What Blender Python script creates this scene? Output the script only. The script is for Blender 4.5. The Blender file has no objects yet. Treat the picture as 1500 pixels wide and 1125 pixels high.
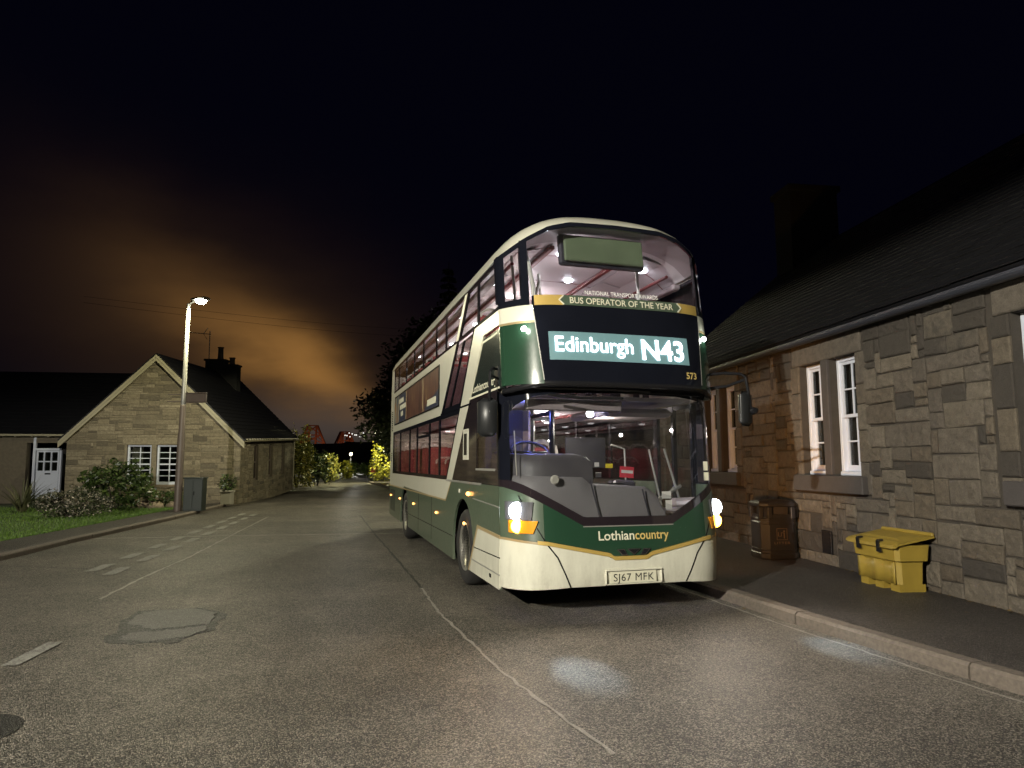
import bpy, math, random
from mathutils import Vector, Matrix, noise
R = math.radians
rnd = random.Random(7)
SC = bpy.context.scene
COL = SC.collection

# ------------------------------------------------------------------ camera
cam_d = bpy.data.cameras.new("camera")
cam_d.sensor_width = 36.0
cam_d.lens = 24.0
cam_d.clip_end = 6000
cam_d.clip_start = 0.05
cam = bpy.data.objects.new("camera", cam_d)
COL.objects.link(cam)
cam.location = (0, 0, 1.58)
cam.rotation_euler = (R(90) + math.atan(0.1155), 0, 0)
SC.camera = cam

# ------------------------------------------------------------------ view
SC.view_settings.view_transform = 'Standard'
SC.view_settings.look = 'None'
SC.view_settings.exposure = 0.0
SC.view_settings.gamma = 1.0
SC.cycles.use_denoising = True
SC.cycles.max_bounces = 8
SC.cycles.diffuse_bounces = 4
SC.cycles.glossy_bounces = 4
SC.cycles.transparent_max_bounces = 24
SC.cycles.sample_clamp_indirect = 6.0
SC.cycles.caustics_reflective = False
SC.cycles.caustics_refractive = False


# ------------------------------------------------------------------ node helper
class NT:
    def __init__(self, tree):
        self.t = tree
        self.n = tree.nodes
        self.l = tree.links

    def new(self, typ, **kw):
        nd = self.n.new(typ)
        for k, v in kw.items():
            setattr(nd, k, v)
        return nd

    def put(self, sock, val):
        if hasattr(val, 'is_output') or isinstance(val, bpy.types.NodeSocket):
            self.l.new(val, sock)
        elif val is not None:
            sock.default_value = val

    def math(self, op, a, b=None, c=None, clamp=False):
        nd = self.new('ShaderNodeMath', operation=op, use_clamp=clamp)
        for i, v in enumerate((a, b, c)):
            if v is not None:
                self.put(nd.inputs[i], v)
        return nd.outputs[0]

    def mix(self, fac, a, b, mode='MIX'):
        nd = self.new('ShaderNodeMix', data_type='RGBA', blend_type=mode)
        self.put(nd.inputs[0], fac)
        self.put(nd.inputs[6], a)
        self.put(nd.inputs[7], b)
        return nd.outputs[2]

    def noise(self, scale, detail=3, vec=None, rough=0.55, dim='3D'):
        nd = self.new('ShaderNodeTexNoise', noise_dimensions=dim)
        nd.inputs['Scale'].default_value = scale
        nd.inputs['Detail'].default_value = detail
        nd.inputs['Roughness'].default_value = rough
        if vec is not None:
            self.l.new(vec, nd.inputs['Vector'])
        return nd.outputs[0]

    def voro(self, scale, vec=None, out='Color', feature='F1'):
        nd = self.new('ShaderNodeTexVoronoi', feature=feature)
        nd.inputs['Scale'].default_value = scale
        if vec is not None:
            self.l.new(vec, nd.inputs['Vector'])
        return nd.outputs[out]

    def ramp(self, fac, stops):
        nd = self.new('ShaderNodeValToRGB')
        cr = nd.color_ramp
        while len(cr.elements) < len(stops):
            cr.elements.new(0.5)
        for e, (p, c) in zip(cr.elements, stops):
            e.position = p
            e.color = (c, c, c, 1) if not hasattr(c, '__len__') else (*c[:3], 1)
        self.l.new(fac, nd.inputs[0])
        return nd.outputs[0]

    def obj(self):
        return self.new('ShaderNodeTexCoord').outputs['Object']

    def pos(self):
        return self.new('ShaderNodeNewGeometry').outputs['Position']

    def bump(self, h, strength=0.3, dist=0.01):
        nd = self.new('ShaderNodeBump')
        nd.inputs['Strength'].default_value = strength
        nd.inputs['Distance'].default_value = dist
        self.l.new(h, nd.inputs['Height'])
        return nd.outputs[0]


# ------------------------------------------------------------------ world: night sky with town glow on low cloud
world = bpy.data.worlds.new("World")
SC.world = world
world.use_nodes = True
w = NT(world.node_tree)
w.n.clear()
wout = w.new('ShaderNodeOutputWorld')
wbg = w.new('ShaderNodeBackground')
w.l.new(wbg.outputs[0], wout.inputs[0])
gen = w.new('ShaderNodeTexCoord').outputs['Generated']
sep = w.new('ShaderNodeSeparateXYZ')
w.l.new(gen, sep.inputs[0])
az = w.math('MULTIPLY', w.math('ARCTAN2', sep.outputs[0], sep.outputs[1]), 57.2958)
el = w.math('MULTIPLY', w.math('ARCSINE', sep.outputs[2]), 57.2958)
mp = w.new('ShaderNodeMapping')
mp.inputs['Scale'].default_value = (3.0, 3.0, 7.0)
mp.inputs['Rotation'].default_value = (0, R(25), 0)
w.l.new(gen, mp.inputs[0])
cl = w.noise(1.3, 5, mp.outputs[0], 0.5)
cl2 = w.noise(3.1, 4, mp.outputs[0], 0.5)
wob = w.math('MULTIPLY', w.math('SUBTRACT', cl, 0.5), 5.0)
wob2 = w.math('MULTIPLY', w.math('SUBTRACT', cl2, 0.5), 2.0)
elw = w.math('ADD', w.math('ADD', el, wob), wob2)


def gauss(azc, elc, rot, sa, se):
    """glow blob in the sky: centre, tilt, widths (degrees)"""
    da = w.math('SUBTRACT', az, azc)
    de = w.math('SUBTRACT', elw, elc)
    c, s = math.cos(R(rot)), math.sin(R(rot))
    p = w.math('ADD', w.math('MULTIPLY', da, c), w.math('MULTIPLY', de, s))
    q = w.math('SUBTRACT', w.math('MULTIPLY', de, c), w.math('MULTIPLY', da, s))
    e = w.math('ADD', w.math('POWER', w.math('ABSOLUTE', w.math('DIVIDE', p, sa)), 2.0),
               w.math('POWER', w.math('ABSOLUTE', w.math('DIVIDE', q, se)), 2.0))
    return w.math('EXPONENT', w.math('MULTIPLY', e, -1.0))


def addc(base, fac, col):
    m = w.new('ShaderNodeVectorMath', operation='SCALE')
    m.inputs[0].default_value = col
    w.l.new(fac, m.inputs[3])
    a = w.new('ShaderNodeVectorMath', operation='ADD')
    w.put(a.inputs[0], base)
    w.l.new(m.outputs[0], a.inputs[1])
    return a.outputs[0]


sky = w.new('ShaderNodeTexSky', sky_type='NISHITA')
sky.sun_disc = False
sky.sun_elevation = R(-8)
sky.sun_rotation = R(-20)
skc = w.new('ShaderNodeVectorMath', operation='SCALE')
w.l.new(sky.outputs[0], skc.inputs[0])
skc.inputs[3].default_value = 0.05
c = addc(skc.outputs[0], w.math('ADD', 1.0, 0.0), (0.0008, 0.0008, 0.0031))
c = addc(c, gauss(-23, 9.5, -15, 14, 7.5), (0.021, 0.0108, 0.0036))
c = addc(c, gauss(-27, 12.5, -25, 8, 4.0), (0.014, 0.007, 0.0022))
c = addc(c, w.math('MULTIPLY', gauss(-21, 9.6, -33, 7.5, 2.7), w.math('ADD', 0.15, w.math('MULTIPLY', cl2, 1.7))), (0.100, 0.047, 0.011))
c = addc(c, gauss(-16.0, 7.7, -32, 4.8, 1.5), (0.16, 0.075, 0.017))
c = addc(c, gauss(-15, 3.0, 0, 12, 2.6), (0.030, 0.028, 0.027))
w.l.new(c, wbg.inputs['Color'])
wbg.inputs['Strength'].default_value = 1.0


# ------------------------------------------------------------------ materials
def mat(name):
    m = bpy.data.materials.new(name)
    m.use_nodes = True
    t = NT(m.node_tree)
    b = t.n.get('Principled BSDF')
    return m, t, b


def paint(name, col, rough=0.3, metal=0.0, coat=0.0, var=0.12, scale=3.0, bump=0.0, spec=0.5):
    m, t, b = mat(name)
    n = t.noise(scale, 4, t.obj())
    dark = tuple(x * (1 - var) for x in col) + (1,)
    lite = tuple(min(1, x * (1 + var)) for x in col) + (1,)
    t.l.new(t.mix(n, dark, lite), b.inputs['Base Color'])
    b.inputs['Metallic'].default_value = metal
    n2 = t.noise(scale * 7, 3, t.obj())
    t.l.new(t.math('ADD', rough * 0.8, t.math('MULTIPLY', n2, rough * 0.4)), b.inputs['Roughness'])
    b.inputs['Coat Weight'].default_value = coat
    b.inputs['Coat Roughness'].default_value = 0.06
    b.inputs['Specular IOR Level'].default_value = spec
    if bump:
        t.l.new(t.bump(t.noise(scale * 20, 3, t.obj()), bump, 0.01), b.inputs['Normal'])
    return m


def road_film(m, top=0.95, amount=0.40):
    """dried road dirt thrown up on the lowest panels, in patches and streaks"""
    t = NT(m.node_tree)
    b = t.n.get('Principled BSDF')
    o = t.obj()
    s_ = t.new('ShaderNodeSeparateXYZ')
    t.l.new(o, s_.inputs[0])
    mp_ = t.new('ShaderNodeMapping')
    mp_.inputs['Scale'].default_value = (5, 5, 1.2)
    t.l.new(o, mp_.inputs[0])
    n = t.noise(1.6, 6, mp_.outputs[0], 0.7)
    n2 = t.noise(40, 3, o)
    h = t.math('DIVIDE', t.math('SUBTRACT', top, s_.outputs[2]), top - 0.25, clamp=True)
    f = t.math('MULTIPLY', t.math('MULTIPLY', h, t.ramp(n, [(0.38, 0.1), (0.68, 1.0)])), t.math('MULTIPLY', t.math('ADD', n2, 0.4), amount), clamp=True)
    src = b.inputs['Base Color'].links[0].from_socket
    t.l.new(t.mix(f, src, (0.15, 0.125, 0.09, 1)), b.inputs['Base Color'])


def emit(name, col, strength):
    m, t, b = mat(name)
    b.inputs['Base Color'].default_value = (*col, 1)
    b.inputs['Emission Color'].default_value = (*col, 1)
    b.inputs['Emission Strength'].default_value = strength
    return m


def glass(name, tint=(0.8, 0.82, 0.82), refl=1.0, dirt=0.0):
    m, t, b = mat(name)
    t.n.remove(b)
    out = t.n.get('Material Output')
    tr = t.new('ShaderNodeBsdfTransparent')
    tr.inputs[0].default_value = (*tint, 1)
    gl = t.new('ShaderNodeBsdfGlossy')
    gl.inputs['Roughness'].default_value = 0.02
    ge = t.new('ShaderNodeNewGeometry')
    dp = t.new('ShaderNodeVectorMath', operation='DOT_PRODUCT')
    t.l.new(ge.outputs['Incoming'], dp.inputs[0])
    t.l.new(ge.outputs['Normal'], dp.inputs[1])
    cosv = t.math('ABSOLUTE', dp.outputs['Value'])
    fre = t.math('ADD', 0.04, t.math('MULTIPLY', 0.9, t.math('POWER', t.math('SUBTRACT', 1.0, cosv, clamp=True), 5.0)))
    mx = t.new('ShaderNodeMixShader')
    t.l.new(t.math('MULTIPLY', fre, refl, clamp=True), mx.inputs[0])
    t.l.new(tr.outputs[0], mx.inputs[1])
    t.l.new(gl.outputs[0], mx.inputs[2])
    last = mx.outputs[0]
    if dirt:
        df = t.new('ShaderNodeBsdfDiffuse')
        df.inputs[0].default_value = (0.5, 0.48, 0.45, 1)
        m2 = t.new('ShaderNodeMixShader')
        spk = t.ramp(t.noise(90, 2, t.obj()), [(0.60, 0.0), (0.72, 1.0)])
        smear = t.ramp(t.noise(4, 4, t.obj()), [(0.35, 0.1), (0.75, 1.0)])
        t.l.new(t.math('MULTIPLY', t.math('ADD', t.math('MULTIPLY', spk, 0.9), 0.25), t.math('MULTIPLY', smear, dirt)), m2.inputs[0])
        t.l.new(last, m2.inputs[1])
        t.l.new(df.outputs[0], m2.inputs[2])
        last = m2.outputs[0]
    t.l.new(last, out.inputs[0])
    return m


def asphalt(name, a, b2, grain=75.0, tint=(1, 0.96, 0.9), big=0.35):
    m, t, b = mat(name)
    p = t.pos()
    cells = t.voro(grain, p)
    sv = t.new('ShaderNodeSeparateColor')
    t.l.new(cells, sv.inputs[0])
    fine = t.math('POWER', sv.outputs[0], 2.6)
    wear = t.noise(0.45, 5, p, 0.6)
    mid = t.noise(3.5, 4, p)
    spot = t.noise(18, 3, p)
    f = t.math('ADD', t.math('MULTIPLY', fine, 0.95),
               t.math('ADD', t.math('MULTIPLY', t.math('SUBTRACT', wear, 0.5), big * 1.6),
                      t.math('ADD', t.math('MULTIPLY', t.math('SUBTRACT', mid, 0.5), 0.35),
                             t.math('MULTIPLY', t.math('SUBTRACT', spot, 0.5), 0.35))), clamp=True)
    ca = tuple(a * x for x in tint) + (1,)
    cb = tuple(b2 * x for x in tint) + (1,)
    t.l.new(t.mix(f, ca, cb), b.inputs['Base Color'])
    b.inputs['Roughness'].default_value = 0.5
    dist = t.voro(grain, p, 'Distance')
    h = t.math('ADD', t.math('MULTIPLY', dist, -0.8), t.math('MULTIPLY', sv.outputs[1], 0.5))
    t.l.new(t.bump(h, 0.9, 0.016), b.inputs['Normal'])
    return m


def stone(name, cols, mortar_like=False, soot=1.0):
    """squared sandstone: per-block tint in the attribute, grain, pits and soot stains"""
    m, t, b = mat(name)
    at = t.new('ShaderNodeAttribute', attribute_name='tint')
    sp = t.new('ShaderNodeSeparateColor')
    t.l.new(at.outputs['Color'], sp.inputs[0])
    o = t.obj()
    n1 = t.noise(2.3, 5, o)
    n2 = t.noise(11, 5, o, 0.65)
    n3 = t.noise(60, 4, o, 0.7)
    base = t.ramp(sp.outputs[0], [(i / (len(cols) - 1), c) for i, c in enumerate(cols)])
    k = t.math('ADD', -0.15, t.math('ADD', t.math('MULTIPLY', n2, 1.25), t.math('MULTIPLY', n3, 0.95)))
    sc = t.new('ShaderNodeVectorMath', operation='SCALE')
    t.l.new(base, sc.inputs[0])
    t.l.new(k, sc.inputs[3])
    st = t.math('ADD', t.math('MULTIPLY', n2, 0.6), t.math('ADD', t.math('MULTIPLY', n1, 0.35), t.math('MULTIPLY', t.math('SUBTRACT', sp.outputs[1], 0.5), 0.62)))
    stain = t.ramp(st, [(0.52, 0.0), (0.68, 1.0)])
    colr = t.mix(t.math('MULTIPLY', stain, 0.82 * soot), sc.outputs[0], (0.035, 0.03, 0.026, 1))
    t.l.new(colr, b.inputs['Base Color'])
    b.inputs['Roughness'].default_value = 0.9
    h = t.math('ADD', t.math('MULTIPLY', n2, 0.8), t.math('MULTIPLY', n3, 0.35))
    t.l.new(t.bump(h, 0.9, 0.04), b.inputs['Normal'])
    return m


def foliage(name, c0, c1, c2=None, rough=0.55):
    m, t, b = mat(name)
    at = t.new('ShaderNodeAttribute', attribute_name='tint')
    sp = t.new('ShaderNodeSeparateColor')
    t.l.new(at.outputs['Color'], sp.inputs[0])
    stops = [(0.0, c0), (0.75, c1)] + ([(0.97, c2)] if c2 else [])
    t.l.new(t.ramp(sp.outputs[0], stops), b.inputs['Base Color'])
    b.inputs['Roughness'].default_value = rough
    return m


M = {}
M['cream'] = paint('cream_paint', (0.67, 0.66, 0.55), 0.32, coat=0.5, var=0.05)
M['green'] = paint('green_paint', (0.018, 0.052, 0.029), 0.25, coat=0.6, var=0.1)
M['green_side'] = paint('grey_green_paint', (0.070, 0.100, 0.068), 0.35, coat=0.4, var=0.12)
for _m in ('cream', 'green_side'):
    road_film(M[_m])
M['gold'] = paint('gold_paint', (0.52, 0.36, 0.10), 0.35, metal=0.2, var=0.1)
M['dull_gold'] = paint('dull_gold_paint', (0.33, 0.25, 0.13), 0.4, var=0.1)
M['black'] = paint('black_trim', (0.012, 0.012, 0.014), 0.25, var=0.2)
M['gloss_black'] = paint('gloss_black', (0.008, 0.009, 0.014), 0.06, var=0.2, spec=0.6)
M['plum'] = paint('plum_gloss_panel', (0.020, 0.015, 0.018), 0.05, var=0.15, spec=0.9)
M['slate_panel'] = paint('slate_gloss_panel', (0.022, 0.030, 0.027), 0.10, var=0.35, scale=2, spec=0.35)
M['rubber'] = paint('tyre_rubber', (0.018, 0.017, 0.017), 0.75, var=0.25, scale=14)
M['alloy'] = paint('wheel_metal', (0.62, 0.60, 0.54), 0.3, metal=0.8, var=0.25, scale=9)
M['chrome'] = paint('chrome', (0.7, 0.7, 0.7), 0.12, metal=1.0)
M['underbody'] = paint('underbody', (0.01, 0.009, 0.009), 0.8)
M['glass'] = glass('bus_glass', (0.88, 0.88, 0.88), 0.8)
M['wscreen'] = glass('windscreen_glass', (0.86, 0.87, 0.88), 0.9, dirt=0.075)  # dirt film, thickened to put a pale veil of haze on the glass
M['upscreen'] = glass('upper_screen_glass', (0.86, 0.87, 0.9), 0.9, dirt=0.06)
M['house_glass'] = glass('house_glass', (0.6, 0.62, 0.62), 1.2)
M['tint_glass'] = glass('tinted_glass', (0.80, 0.75, 0.73), 0.8)
M['ceil'] = paint('bus_ceiling', (0.60, 0.54, 0.55), 0.5, var=0.05)
M['rail_red'] = paint('maroon_rail', (0.16, 0.018, 0.018), 0.5)
M['wallpanel'] = paint('bus_inner_panel', (0.36, 0.30, 0.31), 0.5)
M['cab_grey'] = paint('cab_grey', (0.05, 0.048, 0.052), 0.45, var=0.15)
M['dash_grey'] = paint('dash_grey', (0.21, 0.195, 0.20), 0.5, var=0.12)
M['binnacle'] = paint('binnacle', (0.075, 0.068, 0.075), 0.5)
M['cab_dark'] = paint('cab_dark', (0.045, 0.042, 0.055), 0.45)
M['seat_red'] = paint('seat_moquette', (0.36, 0.075, 0.085), 0.9, var=0.4, scale=30)
M['seat_shell'] = paint('seat_shell', (0.05, 0.04, 0.05), 0.5)
M['pole'] = paint('white_grab_pole', (0.75, 0.74, 0.68), 0.3)
M['floor'] = paint('bus_floor', (0.06, 0.055, 0.06), 0.7)
M['stairpanel'] = paint('stair_panel', (0.42, 0.30, 0.34), 0.4, var=0.1)
M['led_text'] = emit('led_text', (0.86, 0.95, 1.0), 5.0)
M['led_back'] = emit('led_back', (0.13, 0.24, 0.26), 0.30)
M['white_lamp'] = emit('white_lamp', (0.92, 0.96, 1.0), 25)
M['head_lamp'] = emit('head_lamp', (0.88, 0.95, 1.0), 40)
M['amber_lamp'] = emit('amber_lamp', (1.0, 0.46, 0.05), 20)
M['amber_small'] = emit('amber_small', (1.0, 0.48, 0.12), 5)
M['roof_led'] = emit('roof_led', (0.9, 0.95, 1.0), 22)
M['low_led'] = emit('low_led', (0.95, 0.95, 0.95), 4)
M['white_text'] = paint('white_lettering', (0.9, 0.9, 0.88), 0.4, var=0.02)
M['street_led'] = emit('street_led', (1.0, 0.97, 0.78), 90)
M['green_glow'] = emit('green_glow', (0.15, 0.9, 0.12), 0.7)
M['screen_glow'] = emit('screen_glow', (0.6, 0.85, 1.0), 1.6)
M['far_lamp'] = emit('far_lamp', (1.0, 0.93, 0.6), 4)
M['town_lamp'] = emit('town_lamp', (0.95, 0.92, 0.85), 1.2)
M['cream_text'] = paint('cream_lettering', (0.72, 0.70, 0.55), 0.4, var=0.03)
M['gold_text'] = paint('gold_lettering', (0.62, 0.46, 0.16), 0.4, var=0.05)
M['plate'] = paint('number_plate', (0.66, 0.64, 0.50), 0.4, var=0.03)
M['ink'] = paint('plate_ink', (0.01, 0.01, 0.01), 0.4)
M['amber_lens'] = paint('amber_lens', (0.75, 0.30, 0.02), 0.15, var=0.1)
M['clear_lens'] = paint('clear_lens', (0.10, 0.10, 0.11), 0.1)
M['blind'] = paint('blind_box', (0.17, 0.215, 0.12), 0.5, var=0.3, scale=2.2)
M['red_card'] = paint('red_card', (0.5, 0.03, 0.05), 0.5)
M['white_card'] = paint('white_card', (0.6, 0.58, 0.55), 0.5)
M['yellow_card'] = paint('yellow_card', (0.7, 0.55, 0.03), 0.5)
M['mirror'] = paint('mirror_shell', (0.014, 0.015, 0.016), 0.4)
M['asphalt'] = asphalt('asphalt', 0.012, 0.34, 125, (1.05, 0.94, 0.77), 0.55)
M['patch'] = asphalt('patch_asphalt', 0.08, 0.26, 150, (1, 0.98, 0.9), 0.2)
M['footway'] = asphalt('footway_asphalt', 0.014, 0.115, 110, (1.05, 0.90, 0.84))
M['path'] = asphalt('path_asphalt', 0.05, 0.10, 60, (0.95, 0.97, 1.02))
M['crack'] = asphalt('seam_tar', 0.012, 0.03, 90)
M['worn'] = asphalt('worn_asphalt', 0.014, 0.17, 80)
M['seam'] = asphalt('seam_grit', 0.24, 0.46, 130, (1, 0.93, 0.82))
M['kerb'] = paint('granite_kerb', (0.135, 0.112, 0.092), 0.85, var=0.5, scale=28, bump=0.5)
M['marking'] = None
M['soil'] = paint('soil', (0.045, 0.04, 0.025), 0.95, var=0.4, scale=2, bump=0.5)
M['wallstone'] = stone('rubble_sandstone', [(0.090, 0.072, 0.054), (0.115, 0.094, 0.069), (0.098, 0.083, 0.068), (0.140, 0.118, 0.090), (0.108, 0.091, 0.072)])
M['mortar'] = paint('mortar', (0.050, 0.042, 0.034), 0.95, var=0.35, scale=9, bump=0.6)
M['cotstone'] = stone('cottage_sandstone', [(0.16, 0.135, 0.092), (0.225, 0.19, 0.13), (0.185, 0.158, 0.108), (0.28, 0.24, 0.168)], soot=0.6)
M['cotmortar'] = paint('cottage_mortar', (0.13, 0.11, 0.08), 0.95, var=0.3, scale=9, bump=0.5)
M['slate'] = paint('roof_slate', (0.0075, 0.0075, 0.0095), 0.45, var=0.4, scale=4, bump=0.3)
M['gutter'] = paint('gutter_metal', (0.035, 0.038, 0.05), 0.35, var=0.2)
M['white_wood'] = paint('cool_lit_white_wood', (0.60, 0.64, 0.74), 0.35, var=0.05)  # white wood with the bluish tint of headlight light put into its colour
M['barge'] = paint('bargeboard_paint', (0.34, 0.31, 0.22), 0.5, var=0.15)
M['dressed'] = paint('dressed_stone', (0.22, 0.175, 0.125), 0.9, var=0.3, scale=5, bump=0.5)
M['dark_sill'] = paint('dark_painted_stone', (0.055, 0.048, 0.046), 0.8, var=0.25, scale=8, bump=0.4)
M['curtain'] = paint('curtain', (0.10, 0.095, 0.09), 0.9, var=0.3, scale=4)
M['pale_curtain'] = paint('pale_curtain', (0.5, 0.46, 0.36), 0.9)
M['dark_room'] = paint('dark_room', (0.02, 0.018, 0.016), 0.9)
M['render'] = paint('chimney_render', (0.014, 0.0135, 0.014), 0.9, var=0.3, scale=5, bump=0.4)
M['clay'] = paint('clay_pot', (0.10, 0.07, 0.05), 0.8)
M['galv'] = paint('galvanised_steel', (0.30, 0.295, 0.27), 0.42, metal=0.3, var=0.2, scale=2.5)
M['brown_steel'] = paint('painted_steel', (0.11, 0.085, 0.07), 0.5, var=0.2)
M['yellow'] = paint('yellow_plastic', (0.285, 0.20, 0.032), 0.5, var=0.32, scale=3.5, bump=0.08)
M['litter'] = paint('litter_bin_plastic', (0.020, 0.019, 0.022), 0.4, var=0.2)
M['litter_mark'] = paint('litter_mark', (0.14, 0.10, 0.085), 0.5)
M['cabinet'] = paint('cabinet_green', (0.028, 0.036, 0.032), 0.45, var=0.15)
M['terracotta'] = paint('pale_planter', (0.32, 0.30, 0.25), 0.7)
M['bark'] = paint('bark', (0.035, 0.028, 0.02), 0.95, var=0.4, scale=8, bump=0.6)
M['far_red'] = paint('bridge_red', (0.32, 0.085, 0.035), 0.7)
M['hill'] = paint('hill_ground', (0.020, 0.022, 0.018), 0.95, var=0.4, scale=0.02)
M['leaf_dark'] = foliage('shrub_leaves', (0.012, 0.026, 0.006), (0.05, 0.08, 0.018), (0.11, 0.15, 0.04), 0.38)
M['leaf_flower'] = foliage('flowering_leaves', (0.014, 0.018, 0.008), (0.045, 0.05, 0.022), (0.38, 0.33, 0.28))
M['leaf_tree'] = foliage('tree_leaves', (0.012, 0.020, 0.007), (0.034, 0.045, 0.016))
M['leaf_autumn'] = foliage('autumn_leaves', (0.09, 0.11, 0.02), (0.34, 0.33, 0.07), (0.5, 0.42, 0.08))
M['leaf_yellow'] = foliage('yellow_leaves', (0.09, 0.11, 0.012), (0.34, 0.31, 0.03))
M['leaf_spike'] = foliage('spiky_leaves', (0.03, 0.035, 0.015), (0.09, 0.09, 0.04))
M['grass'] = foliage('grass_blades', (0.03, 0.075, 0.006), (0.10, 0.18, 0.018))
M['turf'] = paint('turf', (0.03, 0.055, 0.010), 0.95, var=0.4, scale=6)
M['rock'] = stone('garden_rock', [(0.13, 0.10, 0.07), (0.24, 0.19, 0.13)], soot=0.8)


def worn_marking():
    m, t, b = mat('worn_white_paint')
    p = t.pos()
    n = t.noise(9, 5, p, 0.75)
    g = t.voro(75, p)
    sv = t.new('ShaderNodeSeparateColor')
    t.l.new(g, sv.inputs[0])
    f = t.ramp(t.math('ADD', t.math('MULTIPLY', n, 0.8), t.math('MULTIPLY', sv.outputs[0], 0.35)), [(0.42, 0.0), (0.58, 1.0)])
    t.l.new(t.mix(f, (0.085, 0.08, 0.07, 1), (0.22, 0.215, 0.19, 1)), b.inputs['Base Color'])
    b.inputs['Roughness'].default_value = 0.7
    t.l.new(t.bump(t.voro(75, p, 'Distance'), 0.5, 0.01), b.inputs['Normal'])
    return m


def advert():
    """long side advertisement: dark maroon picture with straw coloured streaks, blue end panels"""
    m, t, b = mat('side_advert')
    o = t.obj()
    s = t.new('ShaderNodeSeparateXYZ')
    t.l.new(o, s.inputs[0])
    mpg = t.new('ShaderNodeMapping')
    mpg.inputs['Scale'].default_value = (1, 2.6, 0.9)
    t.l.new(o, mpg.inputs[0])
    n = t.noise(1.8, 6, mpg.outputs[0], 0.65)
    pic = t.ramp(n, [(0.35, (0.030, 0.010, 0.012)), (0.50, (0.10, 0.035, 0.03)), (0.62, (0.16, 0.075, 0.04)), (0.75, (0.42, 0.33, 0.12))])
    n2 = t.noise(3.5, 3, mpg.outputs[0])
    blue = t.ramp(n2, [(0.3, (0.012, 0.014, 0.045)), (0.7, (0.03, 0.045, 0.09))])
    rear = t.math('GREATER_THAN', s.outputs[1], 8.0)
    low = t.math('MULTIPLY', t.math('LESS_THAN', s.outputs[1], 5.5), t.math('LESS_THAN', s.outputs[2], t.math('ADD', 2.72, t.math('MULTIPLY', t.math('SUBTRACT', 4.5, s.outputs[1]), 0.15))))
    c1 = t.mix(t.math('MAXIMUM', rear, low), pic, blue)
    end = t.math('GREATER_THAN', s.outputs[1], 9.3)
    pic2 = t.ramp(n, [(0.35, (0.03, 0.05, 0.09)), (0.5, (0.10, 0.14, 0.16)), (0.6, (0.35, 0.14, 0.03)), (0.7, (0.2, 0.25, 0.22))])
    t.l.new(t.mix(end, c1, pic2), b.inputs['Base Color'])
    b.inputs['Roughness'].default_value = 0.3
    return m


M['marking'] = worn_marking()
M['advert'] = advert()


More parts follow.
